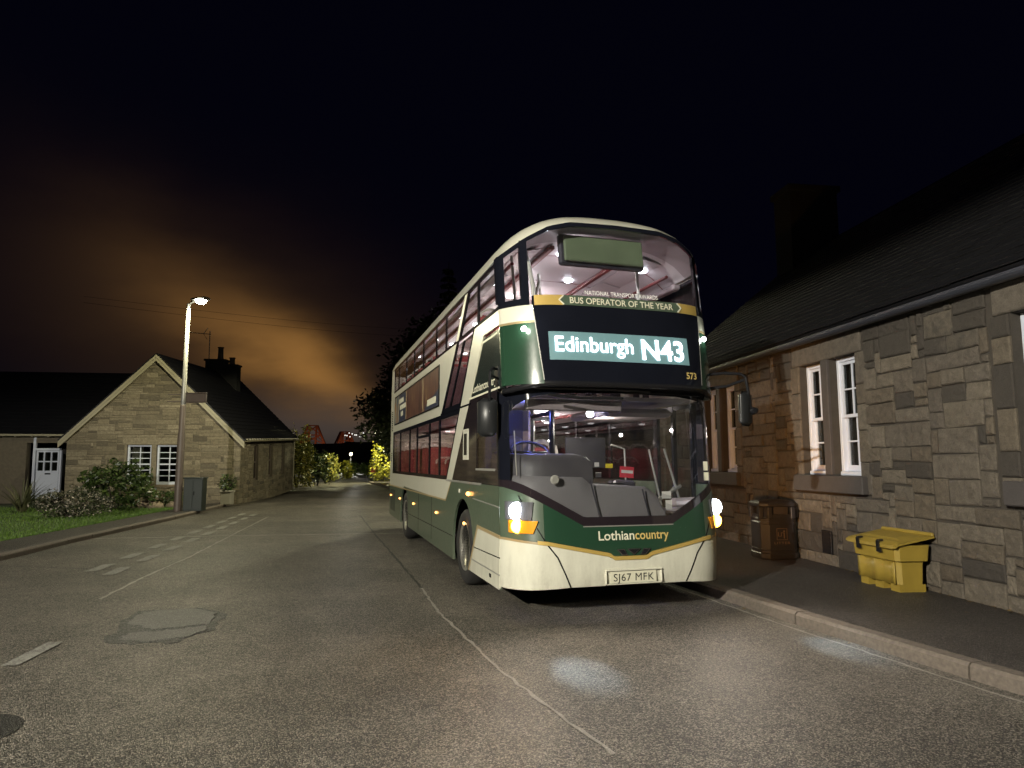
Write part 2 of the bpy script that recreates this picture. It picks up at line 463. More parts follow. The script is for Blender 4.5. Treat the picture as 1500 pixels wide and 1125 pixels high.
# ------------------------------------------------------------------ mesh builder
class MB:
    def __init__(self):
        self.v = []
        self.f = []
        self.tint = None      # per-face tint
        self.ft = []

    def face(self, idx, tint=None):
        self.f.append(tuple(idx))
        self.ft.append(tint)

    def add(self, pts):
        i = len(self.v)
        self.v.extend([tuple(p) for p in pts])
        return i

    def poly(self, pts, tint=None):
        i = self.add(pts)
        self.face(range(i, i + len(pts)), tint)

    def box(self, c, s, rz=0.0, taper=1.0, bev=0.0, rot=None, tint=None):
        cx, cy, cz = c
        hx, hy, hz = s[0] / 2, s[1] / 2, s[2] / 2
        mtx = rot if rot is not None else Matrix.Rotation(rz, 3, 'Z')
        if bev > 0:
            bev = min(bev, hx * 0.9, hy * 0.9, hz * 0.9)
            pts = []
            rings = [(-hz, 1), (-hz + bev, 0), (hz - bev, 0), (hz, 1)]
            i0 = len(self.v)
            for z, k in rings:
                x, y = hx - bev * k, hy - bev * k
                b = bev if not k else bev * 0.6
                ring = [(x - b, -y), (x, -y + b), (x, y - b), (x - b, y), (-x + b, y), (-x, y - b), (-x, -y + b), (-x + b, -y)]
                tp = taper if z > 0 else 1.0
                for (a, d) in ring:
                    pts.append(Vector((cx, cy, cz)) + mtx @ Vector((a * tp, d * tp, z)))
            self.v.extend([tuple(p) for p in pts])
            self.face([i0 + 7 - k for k in range(8)], tint)
            self.face([i0 + 24 + k for k in range(8)], tint)
            for r in range(3):
                for k in range(8):
                    k2 = (k + 1) % 8
                    self.face((i0 + r * 8 + k, i0 + r * 8 + k2, i0 + (r + 1) * 8 + k2, i0 + (r + 1) * 8 + k), tint)
            return
        pts = []
        for z in (-hz, hz):
            tp = taper if z > 0 else 1.0
            for (a, d) in ((-hx, -hy), (hx, -hy), (hx, hy), (-hx, hy)):
                pts.append(Vector((cx, cy, cz)) + mtx @ Vector((a * tp, d * tp, z)))
        i = self.add(pts)
        for q in ((3, 2, 1, 0), (4, 5, 6, 7), (0, 1, 5, 4), (1, 2, 6, 5), (2, 3, 7, 6), (3, 0, 4, 7)):
            self.face([i + k for k in q], tint)

    def prism(self, pts, d, tint=None):
        """extrude a planar polygon (3-D points) by the vector d"""
        d = Vector(d)
        n = len(pts)
        i = self.add(pts)
        j = self.add([Vector(p) + d for p in pts])
        self.face([i + k for k in range(n)][::-1], tint)
        self.face([j + k for k in range(n)], tint)
        for k in range(n):
            k2 = (k + 1) % n
            self.face((i + k, i + k2, j + k2, j + k), tint)

    def tube(self, pts, r, n=8, caps=True):
        pts = [Vector(p) for p in pts]
        rs = r if hasattr(r, '__len__') else [r] * len(pts)
        i0 = len(self.v)
        up = Vector((0, 0, 1))
        for k, p in enumerate(pts):
            d = (pts[min(k + 1, len(pts) - 1)] - pts[max(k - 1, 0)]).normalized()
            a = d.cross(up)
            if a.length < 1e-3:
                a = d.cross(Vector((1, 0, 0)))
            a.normalize()
            b = d.cross(a)
            for q in range(n):
                t = 2 * math.pi * q / n
                self.v.append(tuple(p + (a * math.cos(t) + b * math.sin(t)) * rs[k]))
        for k in range(len(pts) - 1):
            for q in range(n):
                q2 = (q + 1) % n
                self.face((i0 + k * n + q, i0 + k * n + q2, i0 + (k + 1) * n + q2, i0 + (k + 1) * n + q))
        if caps:
            self.face([i0 + q for q in range(n)][::-1])
            self.face([i0 + (len(pts) - 1) * n + q for q in range(n)])

    def lathe(self, prof, c, axis='z', n=24):
        """prof: list of (radius, height)"""
        i0 = len(self.v)
        for (r, h) in prof:
            for q in range(n):
                t = 2 * math.pi * q / n
                x, y = r * math.cos(t), r * math.sin(t)
                p = {'z': (x, y, h), 'x': (h, x, y), 'y': (x, h, y)}[axis]
                self.v.append((c[0] + p[0], c[1] + p[1], c[2] + p[2]))
        for k in range(len(prof) - 1):
            for q in range(n):
                q2 = (q + 1) % n
                self.face((i0 + k * n + q, i0 + k * n + q2, i0 + (k + 1) * n + q2, i0 + (k + 1) * n + q))
        if prof[0][0] > 1e-4:
            self.face([i0 + q for q in range(n)])
        if prof[-1][0] > 1e-4:
            self.face([i0 + (len(prof) - 1) * n + q for q in range(n)])

    def grid(self, P, thick=None):
        """P[i][j] points; thick: vector offset for a closed shell"""
        ni, nj = len(P), len(P[0])
        i0 = self.add([p for row in P for p in row])
        for i in range(ni - 1):
            for j in range(nj - 1):
                self.face((i0 + i * nj + j, i0 + i * nj + j + 1, i0 + (i + 1) * nj + j + 1, i0 + (i + 1) * nj + j))
        if thick is not None:
            d = Vector(thick)
            i1 = self.add([Vector(p) + d for row in P for p in row])
            for i in range(ni - 1):
                for j in range(nj - 1):
                    self.face((i1 + i * nj + j, i1 + (i + 1) * nj + j, i1 + (i + 1) * nj + j + 1, i1 + i * nj + j + 1))
            ring = [(0, j) for j in range(nj)] + [(i, nj - 1) for i in range(1, ni)] + [(ni - 1, j) for j in range(nj - 2, -1, -1)] + [(i, 0) for i in range(ni - 2, 0, -1)]
            for k in range(len(ring)):
                a, b = ring[k], ring[(k + 1) % len(ring)]
                self.face((i0 + a[0] * nj + a[1], i0 + b[0] * nj + b[1], i1 + b[0] * nj + b[1], i1 + a[0] * nj + a[1]))

    def build(self, name, material, parent=None, smooth=False, mats=None, fix=True):
        me = bpy.data.meshes.new(name)
        me.from_pydata(self.v, [], self.f)
        if fix:
            import bmesh
            bm = bmesh.new()
            bm.from_mesh(me)
            bmesh.ops.recalc_face_normals(bm, faces=bm.faces)
            bm.to_mesh(me)
            bm.free()
        if any(t is not None for t in self.ft):
            at = me.color_attributes.new('tint', 'FLOAT_COLOR', 'CORNER')
            buf = []
            for p, t in zip(me.polygons, self.ft):
                t = t or (0.5, 0.5, 0.5)
                buf.extend([t[0], t[1], t[2], 1.0] * p.loop_total)
            at.data.foreach_set('color', buf)
        me.materials.append(M[material] if isinstance(material, str) else material)
        if smooth:
            me.polygons.foreach_set('use_smooth', [True] * len(me.polygons))
        me.update()
        o = bpy.data.objects.new(name, me)
        COL.objects.link(o)
        if parent is not None:
            o.parent = parent
        return o


def tag(o, label=None, cat=None, group=None, kind=None):
    for k, v in (('label', label), ('category', cat), ('group', group), ('kind', kind)):
        if v:
            o[k] = v
    return o


def empty(name, loc, rz=0.0, rot=None):
    o = bpy.data.objects.new(name, None)
    o.empty_display_size = 0.2
    COL.objects.link(o)
    o.location = loc
    o.rotation_euler = rot if rot else (0, 0, rz)
    return o


def kids(o):
    return [c for c in bpy.data.objects if c.parent == o]


def copy_tree(o, parent=None):
    c = o.copy()
    COL.objects.link(c)
    if parent is not None:
        c.parent = parent
    for k in kids(o):
        copy_tree(k, c)
    return c


def lamp(name, kind, loc, power, col, parent=None, radius=0.05, target=None, angle=None, blend=0.3):
    d = bpy.data.lights.new(name, kind)
    d.energy = power
    d.color = col
    d.shadow_soft_size = radius
    o = bpy.data.objects.new(name, d)
    COL.objects.link(o)
    o.location = loc
    if parent is not None:
        o.parent = parent
    if kind == 'SPOT':
        d.spot_size = R(angle)
        d.spot_blend = blend
    if target is not None:
        o.rotation_euler = (Vector(target) - Vector(loc)).to_track_quat('-Z', 'Y').to_euler()
    return o


def text_mesh(s, size, bold=0.0, spacing=1.0):
    """outline of a line of writing as (points, faces, width)"""
    cu = bpy.data.curves.new('lettering', 'FONT')
    cu.body = s
    cu.size = size
    cu.offset = bold
    cu.space_character = spacing
    cu.resolution_u = 4
    ob = bpy.data.objects.new('lettering', cu)
    COL.objects.link(ob)
    dg = bpy.context.evaluated_depsgraph_get()
    me = bpy.data.meshes.new_from_object(ob.evaluated_get(dg))
    pts = [tuple(v.co) for v in me.vertices]
    fcs = [tuple(p.vertices) for p in me.polygons]
    bpy.data.objects.remove(ob)
    bpy.data.curves.remove(cu)
    bpy.data.meshes.remove(me)
    xs = [p[0] for p in pts]
    return pts, fcs, min(xs), max(xs)


def put_text(name, s, material, fn, x0, x1, z0, height, parent, bold=0.0, spacing=1.0):
    """lay the writing between x0 and x1 (caps height given) on the surface fn(x, z)"""
    pts, fcs, a, b = text_mesh(s, 1.0, bold, spacing)
    k = (x1 - x0) / (b - a)
    hcap = 0.70
    mb = MB()
    mb.add([fn(x0 + (p[0] - a) * k, z0 + p[1] * height / hcap) for p in pts])
    for f in fcs:
        mb.face(f)
    return mb.build(name, material, parent, fix=False)


# ================================================================== SETTING
def gz(x, y):
    return 0.0


def sheet(name, pts, z, material, kind='structure'):
    mb = MB()
    mb.poly([(p[0], p[1], z) for p in pts])
    o = mb.build(name, material, fix=False)
    return tag(o, kind=kind)


# ground reaching the horizon, slightly below the road
mb = MB()
mb.poly([(-900, -60, -0.03), (900, -60, -0.03), (900, 2600, -0.03), (-900, 2600, -0.03)])
tag(mb.build('ground', 'soil', fix=False), kind='structure')
# road
RK = [(5.2, -4.0), (4.55, 1.5), (3.95, 3.6), (3.36, 5.23), (2.79, 6.94), (2.37, 8.45), (1.6, 11.0), (0.1, 16.0), (-2.3, 24.0), (-6.9, 40.0), (-11.7, 56.0)]
LK = [(-7.9, -6.0), (-7.95, 3.0), (-8.28, 11.3), (-8.69, 13.64), (-9.32, 18.59), (-10.21, 24.08), (-11.77, 32.2), (-14.0, 43.5), (-16.6, 56.0)]
sheet('road', RK + LK[::-1], 0.0, 'asphalt')
# undulating path beyond the crest of the road
P = []
for i in range(90):
    t = i / 89.0
    y = 56.0 + t * 95
    x = -12.9 - (y - 56) * math.tan(R(13.2))
    hh = 0.13 * math.sin(t * 42) * min(1.0, t * 12) - 0.14 * max(0.0, 1 - t * 12)
    ww = 1.45
    P.append([(x - ww, y, hh + 0.16), (x, y, hh + 0.2), (x + ww, y, hh + 0.16)])
mb = MB()
mb.grid(P)
tag(mb.build('path', 'path', smooth=True, fix=False), kind='structure')


def offset_line(L, d):
    out = []
    for i, p in enumerate(L):
        a = Vector(L[max(i - 1, 0)])
        b = Vector(L[min(i + 1, len(L) - 1)])
        t = (b - a).normalized()
        n = Vector((t.y, -t.x))
        out.append((p[0] + n.x * d, p[1] + n.y * d))
    return out


def resample(L, step):
    out = []
    for i in range(len(L) - 1):
        a, b = Vector(L[i]), Vector(L[i + 1])
        n = max(1, int((b - a).length / step))
        for k in range(n):
            out.append(tuple(a.lerp(b, k / n)))
    out.append(tuple(L[-1]))
    return out


def kerb(L, side, h, wd, step, dropped=None):
    L = resample(L, step)
    mb = MB()
    for i in range(len(L) - 1):
        a, b = Vector(L[i]), Vector(L[i + 1])
        t = (b - a).normalized()
        n = Vector((t.y, -t.x)) * side
        a = a + t * 0.006
        b = b - t * 0.006
        dz = rnd.uniform(-0.006, 0.006)
        dn = rnd.uniform(-0.006, 0.006)
        hh = h + dz
        if dropped:
            hh = h * dropped((a + b) / 2) + dz
        sec = [(dn, -0.05), (dn, hh - 0.025), (dn + 0.025, hh), (wd, hh), (wd, -0.05)]
        pts = [Vector((a.x + n.x * s, a.y + n.y * s, z)) for s, z in sec]
        mb.prism(pts, (b.x - a.x, b.y - a.y, 0))
    return mb


kb = kerb(RK, 1, 0.115, 0.15, 0.92)
tag(kb.build('kerb', 'kerb'), kind='structure')
kb = kerb(LK, -1, 0.10, 0.13, 0.92, dropped=lambda p: 1.0 - 0.75 * max(0.0, min(1.0, (p.y - 26.0) / 5.0)))
tag(kb.build('kerb', 'kerb'), kind='structure')
# right pavement runs to the stone building; left one to lawn and cottage
sheet('pavement', offset_line(RK, 0.145) + [(2.0, 56), (8.0, 30), (9.5, -4)], 0.10, 'footway')
LO = offset_line(LK, -0.125)
LI = [(-9.5, -6), (-9.5, 8.0), (-9.8, 13.33), (-10.35, 18.0), (-10.95, 22.2), (-11.2, 25.5), (-11.0, 27.0), (-12.3, 38), (-16.4, 48.0), (-18.6, 56)]
mb = MB()
sheet('pavement', LO + LI[::-1], 0.085, 'footway')
# turf bank of the lawn
sheet('lawn_ground', [(-40, -6)] + LI[:5] + [(-11.6, 24.5), (-12.5, 25.0), (-18, 25.0), (-40, 30)], 0.07, 'turf')

# hills beyond
P = []
for j in range(60):
    row = []
    for i, y in enumerate((170, 240, 330, 430, 560)):
        az_ = R(-48 + j * 1.6)
        x = y * math.tan(az_)
        top = (0.0, 0.5, 1.0, 0.9, 0.35)[i]
        n = noise.noise(Vector((j * 0.21, 3.1, i * 0.3))) * 3.0 + noise.noise(Vector((j * 0.9, 7.1, i))) * 1.2
        row.append((x, y, -1.5 + top * (13.0 + n)))
    P.append(row)
mb = MB()
mb.grid(P)
tag(mb.build('hill', 'hill', smooth=True), kind='structure')

# ---- repairs, seams and markings on the road
def blob(name, cx, cy, pts, z, material, parent=None, h=0.012):
    mb = MB()
    top = [(cx + x, cy + y, z + h) for x, y in pts]
    mb.prism([(p[0], p[1], z - 0.01) for p in top], (0, 0, h + 0.01))
    return tag(mb.build(name, material, parent), kind='structure')


def wobbly(poly, amp, seed, sub=6):
    r2 = random.Random(seed)
    out = []
    n = len(poly)
    for i in range(n):
        a, b = poly[i], poly[(i + 1) % n]
        for k in range(sub):
            t = k / sub
            out.append((a[0] + (b[0] - a[0]) * t + r2.uniform(-amp, amp), a[1] + (b[1] - a[1]) * t + r2.uniform(-amp, amp)))
    return out


# measured from the photograph's ground plane (metres)
blob('road_patch', 0, 0, wobbly([(-3.78, 6.95), (-3.92, 7.47), (-3.5, 7.66), (-3.12, 7.42), (-2.97, 6.92), (-3.42, 6.72)], 0.02, 3), 0.0, 'patch')
blob('road_patch', 0, 0, wobbly([(-3.52, 6.32), (-3.56, 6.56), (-3.3, 6.64), (-2.98, 6.82), (-2.88, 6.74), (-2.98, 6.42), (-3.2, 6.26)], 0.02, 5), 0.0, 'patch')
blob('road_patch', 0, 0, wobbly([(-3.60, 6.24), (-3.86, 6.98), (-3.97, 7.5), (-3.5, 7.72), (-3.04, 7.46), (-2.82, 6.72), (-3.02, 6.22)], 0.05, 8), 0.0, 'worn', h=0.004)


def ribbon(name, line, wd, z, material, seed=0, amp=0.012):
    r2 = random.Random(seed)
    L = resample(line, 0.12)
    P = []
    for i, p in enumerate(L):
        a = Vector(L[max(i - 1, 0)])
        b = Vector(L[min(i + 1, len(L) - 1)])
        t = (b - a).normalized()
        n = Vector((t.y, -t.x))
        o = r2.uniform(-amp, amp)
        w2 = wd * r2.uniform(0.45, 1.1) / 2
        P.append([(p[0] + n.x * (o - w2), p[1] + n.y * (o - w2), z), (p[0] + n.x * (o + w2), p[1] + n.y * (o + w2), z)])
    mb = MB()
    mb.grid(P)
    return tag(mb.build(name, material, fix=False), kind='structure')


ribbon('road_seam', [(0.56, 3.93), (0.30, 4.5), (-0.05, 5.35), (-0.45, 6.5), (-0.78, 7.5), (-1.15, 8.9)], 0.035, 0.004, 'seam', 1)
ribbon('road_seam', [(-1.15, 8.9), (-1.9, 11.5), (-3.2, 16.0), (-4.6, 21)], 0.05, 0.004, 'crack', 2)
ribbon('road_seam', [(-4.8, 8.2), (-5.1, 9.6), (-5.45, 11.8), (-6.3, 16.0), (-7.2, 20.5)], 0.05, 0.004, 'seam', 3)
ribbon('road_seam', [(-9.0, 14.5), (-6.0, 15.2), (-3.0, 15.6), (-1.6, 15.8)], 0.10, 0.004, 'seam', 4, 0.03)
ribbon('road_seam', [(-8.0, 10.8), (-5.6, 10.3), (-4.6, 10.4)], 0.04, 0.004, 'crack', 5, 0.02)
ribbon('road_seam', [(-10.5, 33), (-6.5, 31), (-5.2, 30.4)], 0.25, 0.004, 'crack', 7, 0.06)
ribbon('road_seam', [(-12.0, 43.0), (-8.2, 41.0)], 0.3, 0.004, 'crack', 8, 0.06)
ribbon('channel_line', [(p[0] - 0.14, p[1] - 0.02) for p in RK[2:9]], 0.035, 0.004, 'seam', 9, 0.01)


def dashes(name, a, b, n, duty, wd):
    mb = MB()
    a, b = Vector(a), Vector(b)
    t = (b - a).normalized()
    nn = Vector((t.y, -t.x)) * wd / 2
    for k in range(n):
        p = a.lerp(b, k / n)
        q = a.lerp(b, (k + duty) / n)
        mb.poly([(*(p - nn), 0.008), (*(p + nn), 0.008), (*(q + nn), 0.008), (*(q - nn), 0.008)])
    return tag(mb.build(name, 'marking', fix=False), kind='structure')


dashes('road_marking', (-5.72, 9.9), (-8.05, 22.0), 9, 0.55, 0.17)
dashes('road_marking', (-6.15, 10.2), (-8.5, 22.3), 9, 0.55, 0.17)
dashes('road_marking', (-3.93, 5.55), (-4.03, 6.25), 1, 1.0, 0.13)
dashes('road_marking', (-3.86, 4.7), (-3.96, 5.30), 1, 1.0, 0.16)
mb = MB()
mb.lathe([(0.0, 0.006), (0.30, 0.006), (0.315, 0.002), (0.315, -0.01)], (-3.25, 4.22, 0), n=28)  # flat dark disc on the road surface
tag(mb.build('dark_road_disc', 'crack'), 'dark round disc set in the near road at the left edge', 'manhole cover')


# ================================================================== DOUBLE DECKER BUS
# local frame: x across (image right positive), y from the nose backwards, z up
BUS = empty('double_decker_bus', (1.2405, 7.2791, 0), R(16.5))
tag(BUS, 'green and cream double decker bus parked at the kerb with its lights on', 'bus')
W2 = 1.285
LB = 10.8


def lerp_tab(tab, x):
    if x <= tab[0][0]:
        return tab[0][1]
    for (a, p), (b, q) in zip(tab, tab[1:]):
        if x <= b:
            return p + (q - p) * (x - a) / (b - a)
    return tab[-1][1]


PROF = [(0.24, 0.035), (0.45, 0.0), (0.75, 0.0), (1.0, 0.03), (1.3, 0.06), (2.36, 0.17)]
PROFU = [(2.36, -0.05), (2.45, -0.045), (3.22, 0.075), (4.25, 0.24), (4.4, 0.34)]
DEP = [(1.2, 0.47), (2.36, 0.44)]


def Bf(a, z):
    t = min(1.0, abs(a) / W2)
    return lerp_tab(PROF, z) + lerp_tab(DEP, z) * (0.91 * t ** 8.5 + 0.09 * t ** 2)


def Bu(a, z):
    t = min(1.0, abs(a) / W2)
    return lerp_tab(PROFU, z) + 0.46 * (0.9 * t ** 6 + 0.10 * t ** 2)


def fpt(S, off=0.0):
    return lambda a, z: (a, S(a, z) - off, z)


def patch(name, material, a0, a1, lo, hi, S, off=0.0, th=0.012, na=24, nz=5, parent=None, smooth=True):
    """panel on the nose between heights lo(a) and hi(a)"""
    P = []
    for i in range(na + 1):
        a = a0 + (a1 - a0) * i / na
        l, h = lo(a) if callable(lo) else lo, hi(a) if callable(hi) else hi
        P.append([(a, S(a, l + (h - l) * j / nz) - off, l + (h - l) * j / nz) for j in range(nz + 1)])
    mb = MB()
    mb.grid(P, (0, th, 0))
    o = mb.build(name, material, parent or BUS, smooth=False)
    me = o.data
    if smooth:
        me.polygons.foreach_set('use_smooth', [True] * len(me.polygons))
        try:
            me.set_sharp_from_angle(angle=R(35))
        except Exception:
            pass
    return o


def edge_panel(name, material, zlist, aL, aR, S, off=0.0, th=0.012, na=10, parent=None):
    """panel whose left and right edges are functions of z"""
    P = []
    for z in zlist:
        l, r = aL(z), aR(z)
        P.append([(l + (r - l) * j / na, S(l + (r - l) * j / na, z) - off, z) for j in range(na + 1)])
    mb = MB()
    mb.grid(P, (0, th, 0))
    o = mb.build(name, material, parent or BUS, smooth=True)
    o.data.set_sharp_from_angle(angle=R(35))
    return o


def strip(name, material, pts, wd, S, off=0.006, th=0.01, parent=None):
    """thin line over the nose surface through (a, z) points"""
    L = resample(pts, 0.06)
    P = []
    for i, p in enumerate(L):
        a, b = Vector(L[max(i - 1, 0)]), Vector(L[min(i + 1, len(L) - 1)])
        t = (b - a).normalized()
        n = Vector((-t.y, t.x)) * wd / 2
        P.append([(p[0] + k * n.x, S(p[0] + k * n.x, p[1] + k * n.y) - off, p[1] + k * n.y) for k in (-1, 1)])
    mb = MB()
    mb.grid(P, (0, th, 0))
    return mb.build(name, material, parent or BUS)


def zlin(z0, z1, n):
    return [z0 + (z1 - z0) * i / n for i in range(n + 1)]


# ---- lower nose
gtop = lambda a: lerp_tab([(0, 0.600), (0.19, 0.600), (0.235, 0.635), (0.9, 0.765), (1.0, 0.775), (1.26, 0.80)], abs(a))
wlow = lambda a: lerp_tab([(0, 1.02), (0.50, 1.02), (1.12, 1.36), (1.26, 1.42)], abs(a))
blow = lambda a: lerp_tab([(0, 0.325), (0.66, 0.32), (1.26, 0.285)], abs(a))
bump = patch('bumper', 'cream', -W2, W2, blow, lambda a: gtop(a) - 0.022, Bf, 0.0, 0.03, 72, 6)
patch('gold_trim', 'gold', -1.0, 1.0, lambda a: gtop(a) - 0.02, lambda a: gtop(a) + 0.018, Bf, 0.012, 0.03, 80, 1)
for s in (-1, 1):
    patch('gold_trim', 'dull_gold', s * 1.0, s * W2, lambda a: gtop(a) - 0.020, lambda a: gtop(a) + 0.004, Bf, 0.006, 0.02, 12, 1)
patch('front_panel', 'green', -0.93, 0.93, lambda a: gtop(a) + 0.021, lambda a: wlow(a) - 0.095, Bf, 0.0, 0.02, 60, 5)
for s in (-1, 1):
    patch('headlight_panel', 'green_side', s * 0.932, s * W2, lambda a: gtop(a) + 0.006, lambda a: wlow(a) - 0.095, Bf, 0.0, 0.02, 24, 6)
    strip('panel_seam', 'black', [(s * 0.66, 0.322), (s * 0.80, 0.62), (s * 0.90, 0.745)], 0.014, Bf, 0.004)
    strip('panel_seam', 'black', [(s * 0.93, 0.79), (s * 1.10, 1.10), (s * 1.15, 1.24)], 0.010, Bf, 0.004)
patch('windscreen_border', 'plum', -W2, W2, lambda a: wlow(a) - 0.095, wlow, Bf, -0.004, 0.02, 60, 2)
strip('chrome_line', 'galv', [(-0.52, 0.926), (0.52, 0.926)], 0.010, Bf, 0.006)
# number plate in its recess frame
mb = MB()
for (x, z, sx, sz) in ((0.03, 0.478, 0.64, 0.016), (0.03, 0.336, 0.64, 0.014), (-0.286, 0.408, 0.016, 0.126), (0.346, 0.408, 0.016, 0.126)):
    mb.box((x, Bf(x, z) - 0.012, z), (sx, 0.03, sz), bev=0.006)
mb.build('plate_frame', 'cream', BUS)
patch('number_plate', 'plate', -0.235, 0.285, 0.348, 0.464, lambda a, z: -0.004, 0.006, 0.008, 6, 1, smooth=False)
put_text('plate_lettering', 'SJ67 MFK', 'ink', lambda a, z: (a, -0.0125, z), -0.205, 0.255, 0.368, 0.075, BUS, bold=0.0, spacing=1.08)
# winged badge under the lettering
mb = MB()
for s in (-1, 1):
    mb.prism([(0.03 + s * 0.075, -0.016, 0.63), (0.03 + s * 0.14, -0.016, 0.63), (0.03 + s * 0.195, -0.016, 0.69), (0.03 + s * 0.11, -0.016, 0.69)], (0, 0.018, 0))
mb.prism([(-0.05, -0.016, 0.692), (0.11, -0.016, 0.692), (0.03, -0.016, 0.628)], (0, 0.018, 0))
em = mb.build('badge', 'chrome', BUS)
mb = MB()
for s in (-1, 1):
    mb.prism([(0.03 + s * 0.083, -0.020, 0.637), (0.03 + s * 0.132, -0.020, 0.637), (0.03 + s * 0.175, -0.020, 0.683), (0.03 + s * 0.12, -0.020, 0.683)], (0, 0.003, 0))
mb.prism([(-0.028, -0.020, 0.684), (0.088, -0.020, 0.684), (0.03, -0.020, 0.642)], (0, 0.003, 0))
mb.build('badge_inlay', 'black', em)
put_text('fleet_lettering', 'Lothian', 'cream_text', fpt(Bf, 0.007), -0.36, 0.045, 0.785, 0.093, BUS, bold=0.012)
put_text('fleet_lettering', 'country', 'gold_text', fpt(Bf, 0.007), 0.055, 0.45, 0.785, 0.093, BUS, bold=0.012)

# headlights: white lamp over amber indicator
for s in (-1, 1):
    h = edge_panel('headlight', 'clear_lens', zlin(0.992, 1.178, 5), lambda z: s * (1.03 + 0.12 * (1.2 - z)) if s > 0 else -1.25, lambda z: 1.25 if s > 0 else -(1.03 + 0.12 * (1.2 - z)), Bf, 0.022, 0.03, 8)
    xa = s * 1.165
    mb = MB()
    mb.lathe([(0.0, -0.026), (0.05, -0.022), (0.085, -0.008), (0.092, 0.0), (0.092, 0.02)], (xa, Bf(xa, 1.085) - 0.030, 1.083), axis='y', n=20)
    mb.build('lens', 'head_lamp', h)
    i_ = edge_panel('indicator', 'amber_lens', zlin(0.862, 0.988, 4), lambda z: (0.98 + 0.4 * (1.02 - z)) if s > 0 else -1.23, lambda z: 1.23 if s > 0 else -(0.98 + 0.4 * (1.02 - z)), Bf, 0.022, 0.03, 8)
    mb = MB()
    mb.lathe([(0.0, -0.022), (0.04, -0.018), (0.066, -0.006), (0.072, 0.0), (0.072, 0.02)], (xa, Bf(xa, 0.935) - 0.030, 0.932), axis='y', n=20)
    mb.build('lens', 'amber_lamp', i_)
    y0 = Bf(xa, 1.1) - 0.10
    lamp('headlight_beam', 'SPOT', (xa, y0, 1.11), 270, (0.70, 0.88, 1.0), BUS, 0.05, (xa + s * 0.02, y0 - 1.75, 0.0), 17, 1.0)
    lamp('headlight_spread', 'SPOT', (xa, y0 - 0.02, 1.12), 120, (1.0, 0.84, 0.68), BUS, 0.05, (xa - s * 0.6, y0 - 4.2, 0.0), 125, 1.0)
    lamp('indicator_glow', 'SPOT', (xa + s * 0.09, y0 - 0.02, 0.95), 520 if s > 0 else 40, (1.0, 0.47, 0.12), BUS, 0.04, (xa + s * 2.2, y0 + (3.6 if s > 0 else -1.5), 1.8 if s > 0 else 1.05), 88 if s > 0 else 120, 1.0)
mb = MB()
mb.lathe([(0.0, -0.012), (0.03, -0.010), (0.042, 0.0), (0.042, 0.01)], (-0.83, Bf(-0.83, 1.42) - 0.002, 1.40), axis='y', n=18)

# windscreen
wtop = lambda a: lerp_tab([(0, 2.335), (0.7, 2.32), (1.0, 2.28), (1.15, 2.20), (1.215, 2.10)], abs(a))
patch('windscreen', 'wscreen', -1.205, 1.205, wlow, wtop, Bf, 0.0, 0.006, 48, 8)
for s in (-1, 1):
    edge_panel('corner_post', 'gloss_black', zlin(1.40, 2.36, 8), lambda z: s * 1.206 if s > 0 else -W2, lambda z: W2 if s > 0 else -1.206, Bf, 0.002, 0.03, 3)
patch('windscreen_header', 'gloss_black', -1.206, 1.206, wtop, lambda a: 2.40, Bf, 0.003, 0.03, 48, 2)
# overhanging lip under the destination screen
P = []
for i in range(41):
    a = -W2 + 2 * W2 * i / 40
    zc = lerp_tab([(0, 2.43), (0.95, 2.43), (1.26, 2.36)], abs(a))
    P.append([(a, Bu(a, zc), zc), (a, Bu(a, zc) + 0.01, zc - 0.05), (a, Bf(a, 2.36) + 0.0, 2.372)])
mb = MB()
mb.grid(P, (0, 0.02, 0.012))
mb.build('nose_lip', 'black', BUS, smooth=True)

# ---- upper nose
pe = lambda z: lerp_tab([(2.40, 0.925), (3.24, 1.0)], z)
edge_panel('destination_surround', 'gloss_black', zlin(2.43, 3.262, 10), lambda z: -pe(z), pe, Bu, 0.0, 0.02, 24)
for s in (-1, 1):
    edge_panel('corner_panel', 'green', zlin(2.40, 3.07, 8), (lambda z: pe(z) + 0.004) if s > 0 else (lambda z: -W2), (lambda z: W2) if s > 0 else (lambda z: -pe(z) - 0.004), Bu, 0.0, 0.02, 12)
    edge_panel('corner_band', 'cream', zlin(3.095, 3.27, 3), (lambda z: pe(z) + 0.004) if s > 0 else (lambda z: -W2), (lambda z: W2) if s > 0 else (lambda z: -pe(z) - 0.004), Bu, 0.0, 0.02, 12)
    edge_panel('gold_line', 'dull_gold', [3.07, 3.095], (lambda z: pe(z) + 0.004) if s > 0 else (lambda z: -W2), (lambda z: W2) if s > 0 else (lambda z: -pe(z) - 0.004), Bu, 0.002, 0.02, 12)
    strip('panel_edge', 'galv', [(s * (pe(2.44) + 0.004), 2.44), (s * (pe(3.2) + 0.004), 3.2)], 0.008, Bu, 0.004)
    mb = MB()
    xa, za = s * 1.09, 3.005
    mb.lathe([(0.0, -0.02), (0.022, -0.016), (0.03, 0.0), (0.03, 0.02)], (xa, Bu(xa, za) - 0.004, za), axis='y', n=14)
    mb.build('marker_light', 'white_lamp', BUS)
    lamp('marker_glow', 'POINT', (xa + s * 0.03, Bu(xa, za) - 0.07, za), 1.6, (0.95, 1.0, 0.9), BUS, 0.03)
